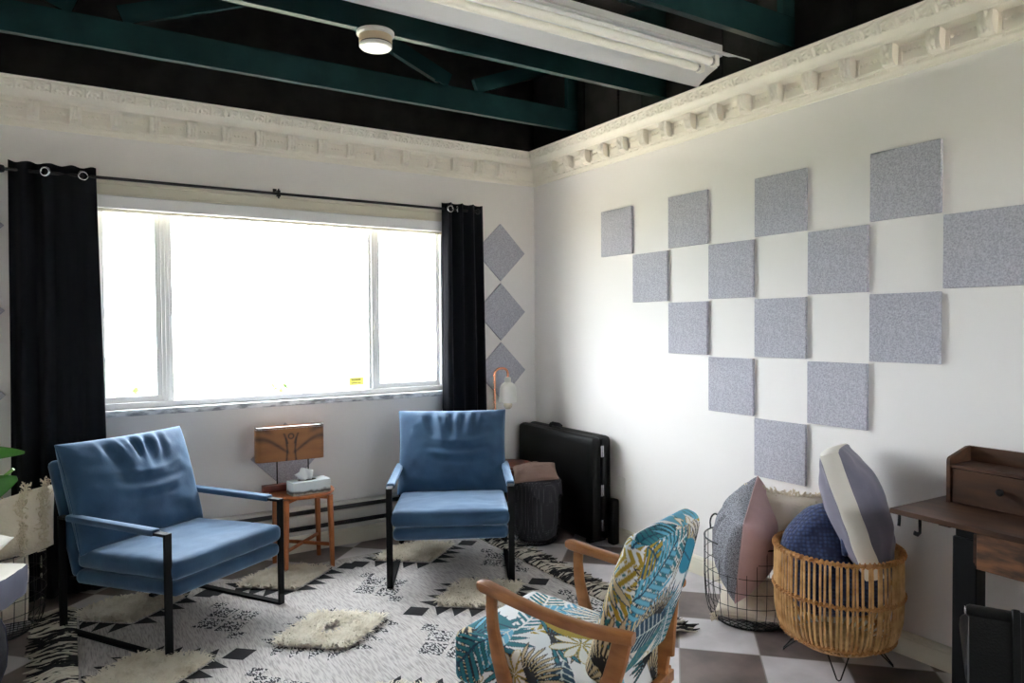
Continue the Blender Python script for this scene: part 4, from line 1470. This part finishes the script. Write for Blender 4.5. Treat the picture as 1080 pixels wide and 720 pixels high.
# ------------------------------------------------------------------ desk
dk = thing('desk', 'dark walnut desk with black steel legs against the long wall', 'desk', (-.483, -3.074, 0), R(-2.5))
L_, D_, zt = 1.2, .44, .757
bx('desk_top', M['desk'], dk, 0, D_, -L_, 0, zt - .019, zt, .002)
for yy in (-.183, -L_ + .183):
    q = MB()
    q.box(.16, .225, yy - .042, yy + .042, .03, .665)
    q.build('leg_column', M['steel_black'], dk, bevel=.004)
    bx('leg_collar', M['steel_black'], dk, .165, .22, yy - .034, yy + .034, .665, zt - .03, .003)
    bx('foot', M['steel_black'], dk, -.03, .41, yy - .035, yy + .035, 0, .03, .006)
    bx('top_bracket', M['steel_black'], dk, .03, .41, yy - .02, yy + .02, zt - .03, zt - .0195, .001)
bx('cross_beam', M['steel_black'], dk, .18, .21, -L_ + .165, -.165, .69, .72, .002)
dr = bx('drawer', M['deskdrawer'], dk, .03, .05, -.95, -.29, .607, zt - .024, .002)
q = MB()
q.box(.05, .3, -.945, -.275, .612, .62).box(.05, .3, -.28, -.27, .62, .72).box(.05, .3, -.95, -.94, .62, .72)
q.build('drawer_box', M['desk'], dk)
q = MB()
q.tube([(.006, -.035, zt - .02), (.0, -.038, .715), (-.006, -.04, .7)], .005, 8, flat=(1.6, .6), up=(0, 1, 0))
q.build('headset_hook', M['iron'], dk)
q = MB()
q.tube([(.05, -.085, zt - .02), (.042, -.09, .71), (.03, -.097, .684), (.012, -.1, .68), (-.01, -.1, .69)], .005, 8, flat=(1.6, .6), up=(0, 1, 0))
q.build('headset_hook', M['iron'], dk)
h0, h1, hy = .265, .425, -.06
q = MB()
# cheek with its rounded top corner
for yy in (hy - .013, -L_ + .03):
    pts = [(h0, zt), (h1, zt), (h1, .962), (h0 + .13, .962), (h0 + .012, .932), (h0 + .003, .926), (h0, .915)]
    m = MB()
    m.add([(x, y, z) for y in (yy, yy + .013) for x, z in pts], [tuple(range(7)), tuple(range(13, 6, -1))] + [(i, i + 7, (i + 1) % 7 + 7, (i + 1) % 7) for i in range(7)])
    m.build('hutch_side', M['desk'], dk, merge=.0001, smooth=False, bevel=.0015)
bx('hutch_back', M['desk'], dk, h1 - .012, h1, -L_ + .043, hy - .013, zt, .962, .001)
bx('hutch_shelf', M['desk'], dk, h0 + .004, h1 - .012, -L_ + .043, hy - .013, .893, .905, .001)
for k, (ya, yb) in enumerate(((-.43, hy - .016), (-.8, -.436), (-L_ + .046, -.806))):
    f_ = bx('hutch_drawer', M['desk'], dk, h0 + .008, h0 + .022, ya, yb, zt + .004, .89, .0015)
    cy = (ya + yb) / 2
    m = MB()
    X = Matrix.Translation((h0 + .008, cy, (zt + .89) / 2 + .01)) @ Matrix.Rotation(R(-90), 4, 'Y')
    m.lathe([(0, 0), (.005, 0), (.005, .009), (.0125, .014), (.0135, .021), (.009, .026), (0, .0275)], 20, X=X)
    m.build('knob', M['steel_black'], f_)

# ------------------------------------------------------------------ desk chair seen at the right edge
ch = thing('desk_chair', 'black leather desk chair with a strap round its back, pushed towards the walnut desk', 'desk chair', (-.468, -3.582, 0), R(-62.4))
# local: +y faces the desk, x along the back
P, U, F = rbox(.235, .235, .04, .03, .02, crown=.015)
P[:, 1] += .01
P[:, 2] += .37
rb(MB(), P, F).build('seat', M['leather'], ch, merge=.0005)
m = MB()
zz = [.34, .42, .5, .56, .585]
th = [.062, .052, .036, .022, .014]
g = []
for sg in (-1, 1):
    for z, t_ in (list(zip(zz, th)) if sg < 0 else list(zip(zz, th))[::-1]):
        g.append((-.262 + sg * t_, z))
m.add([(x, y, z) for x in (-.23, .23) for y, z in g], [(i, (i + 1) % 10, (i + 1) % 10 + 10, i + 10) for i in range(10)])
m.build('backrest', M['leather'], ch, angle=60)
for x in (-.2301, .2301):
    MB().add([(x, y, z) for y, z in g], [tuple(range(10))]).build('side_gusset', M['leather_grey'], ch, smooth=False)
MB().tube([(-.236, -.262, .588), (-.228, -.262, .588), (.228, -.262, .588), (.236, -.262, .588)], [.015, .019, .019, .015], 16).build('top_roll', M['leather'], ch)
bx('end_cap', M['chrome'], ch, -.241, -.235, -.272, -.252, .578, .598, .002)
q = MB()
g2 = [(-.262 - .0205, .588), (-.262, .6095), (-.262 + .0205, .588), (-.262 + .02, .57), (-.262 + .034, .51), (-.262 - .034, .51), (-.262 - .02, .57)]
pts = [(-.262 - .066, .34), (-.262 - .056, .42), (-.262 - .04, .5), (-.262 - .024, .57), (-.262 - .021, .592), (-.262 - .012, .606), (-.262, .6105), (-.262 + .012, .606), (-.262 + .021, .592), (-.262 + .024, .57), (-.262 + .04, .5)]
q.tube([(-.115, y, z) for y, z in pts], .004, 8, flat=(2.6, .8), up=(0, -1, .2))
q.build('strap', M['leather'], ch)
for sx in (-1, 1):
    for sy in (-1, 1):
        MB().tube([(sx * .2, .01 + sy * .2, .335), (sx * .205, .01 + sy * .22, 0)], [.014, .011], 10).build('leg', M['steel_black'], ch)
for sx in (-1, 1):
    MB().tube([(sx * .2, -.2, .34), (sx * .2, -.24, .36), (sx * .2, -.255, .45)], .01, 8).build('back_post', M['steel_black'], ch)

# ------------------------------------------------------------------ daylight and camera
wd = bpy.data.worlds.new('overcast_sky')
sc.world = wd
wd.use_nodes = True
nt = wd.node_tree
bg = nt.nodes['Background']
bg.inputs['Color'].default_value = (.86, .94, 1.0, 1)
# thin cloud, brightest low on the left where the sun hides
SKY_BASE, SKY_GLOW, SKY_POW = 19.0, 6.0, 8.0
bg.inputs['Strength'].default_value = SKY_BASE
N_, L_k = nt.nodes.new, nt.links.new
tc = N_('ShaderNodeTexCoord')
dp = N_('ShaderNodeVectorMath')
dp.operation = 'DOT_PRODUCT'
dp.inputs[1].default_value = Vector((-.9, .42, .10)).normalized()
L_k(tc.outputs['Generated'], dp.inputs[0])
mx, pw, ma = N_('ShaderNodeMath'), N_('ShaderNodeMath'), N_('ShaderNodeMath')
mx.operation, pw.operation, ma.operation = 'MAXIMUM', 'POWER', 'MULTIPLY'
mx.inputs[1].default_value, pw.inputs[1].default_value, ma.inputs[1].default_value = 0, SKY_POW, SKY_GLOW
L_k(dp.outputs['Value'], mx.inputs[0])
L_k(mx.outputs[0], pw.inputs[0])
L_k(pw.outputs[0], ma.inputs[0])
bg2 = N_('ShaderNodeBackground')
bg2.inputs['Color'].default_value = (1.0, .975, .92, 1)
L_k(ma.outputs[0], bg2.inputs['Strength'])
ad_ = N_('ShaderNodeAddShader')
L_k(bg.outputs[0], ad_.inputs[0])
L_k(bg2.outputs[0], ad_.inputs[1])
L_k(ad_.outputs[0], nt.nodes['World Output'].inputs['Surface'])

sun = bpy.data.lights.new('sun', 'SUN')
sun.energy = 150
sun.angle = R(3)
sun.color = (1, .945, .885)
so = bpy.data.objects.new('sun', sun)
COL.objects.link(so)
so.rotation_euler = Vector((.55, .25, -.8)).to_track_quat('-Z', 'Y').to_euler()
so.location = (-8, -3, 12)

cam = bpy.data.cameras.new('camera')
co = bpy.data.objects.new('camera', cam)
COL.objects.link(co)
cam.sensor_width = 36
cam.lens = 742.9577 / 1080 * 36
cam.clip_start = .05
yaw, pit, rol = .5619, -.0237, -.007
sy, cy = math.sin(yaw), math.cos(yaw)
sp, cp = math.sin(pit), math.cos(pit)
Fw = Vector((sy * cp, cy * cp, sp))
Rt = Vector((cy, -sy, 0))
Up = Rt.cross(Fw)
cr_, sr_ = math.cos(rol), math.sin(rol)
R2, U2_ = cr_ * Rt + sr_ * Up, -sr_ * Rt + cr_ * Up
co.rotation_euler = Matrix(((R2.x, U2_.x, -Fw.x), (R2.y, U2_.y, -Fw.y), (R2.z, U2_.z, -Fw.z))).to_euler()
co.location = (-3.0679, -4.5399, 1.4505)
sc.camera = co

vs = sc.view_settings
vs.view_transform = 'Standard'
vs.look = 'None'
vs.gamma = 1
vs.use_curve_mapping = False
vs.exposure = .25
sc.cycles.max_bounces = 10
sc.cycles.diffuse_bounces = 7
sc.cycles.transparent_max_bounces = 12
sc.cycles.sample_clamp_indirect = 0
bpy.context.view_layer.update()
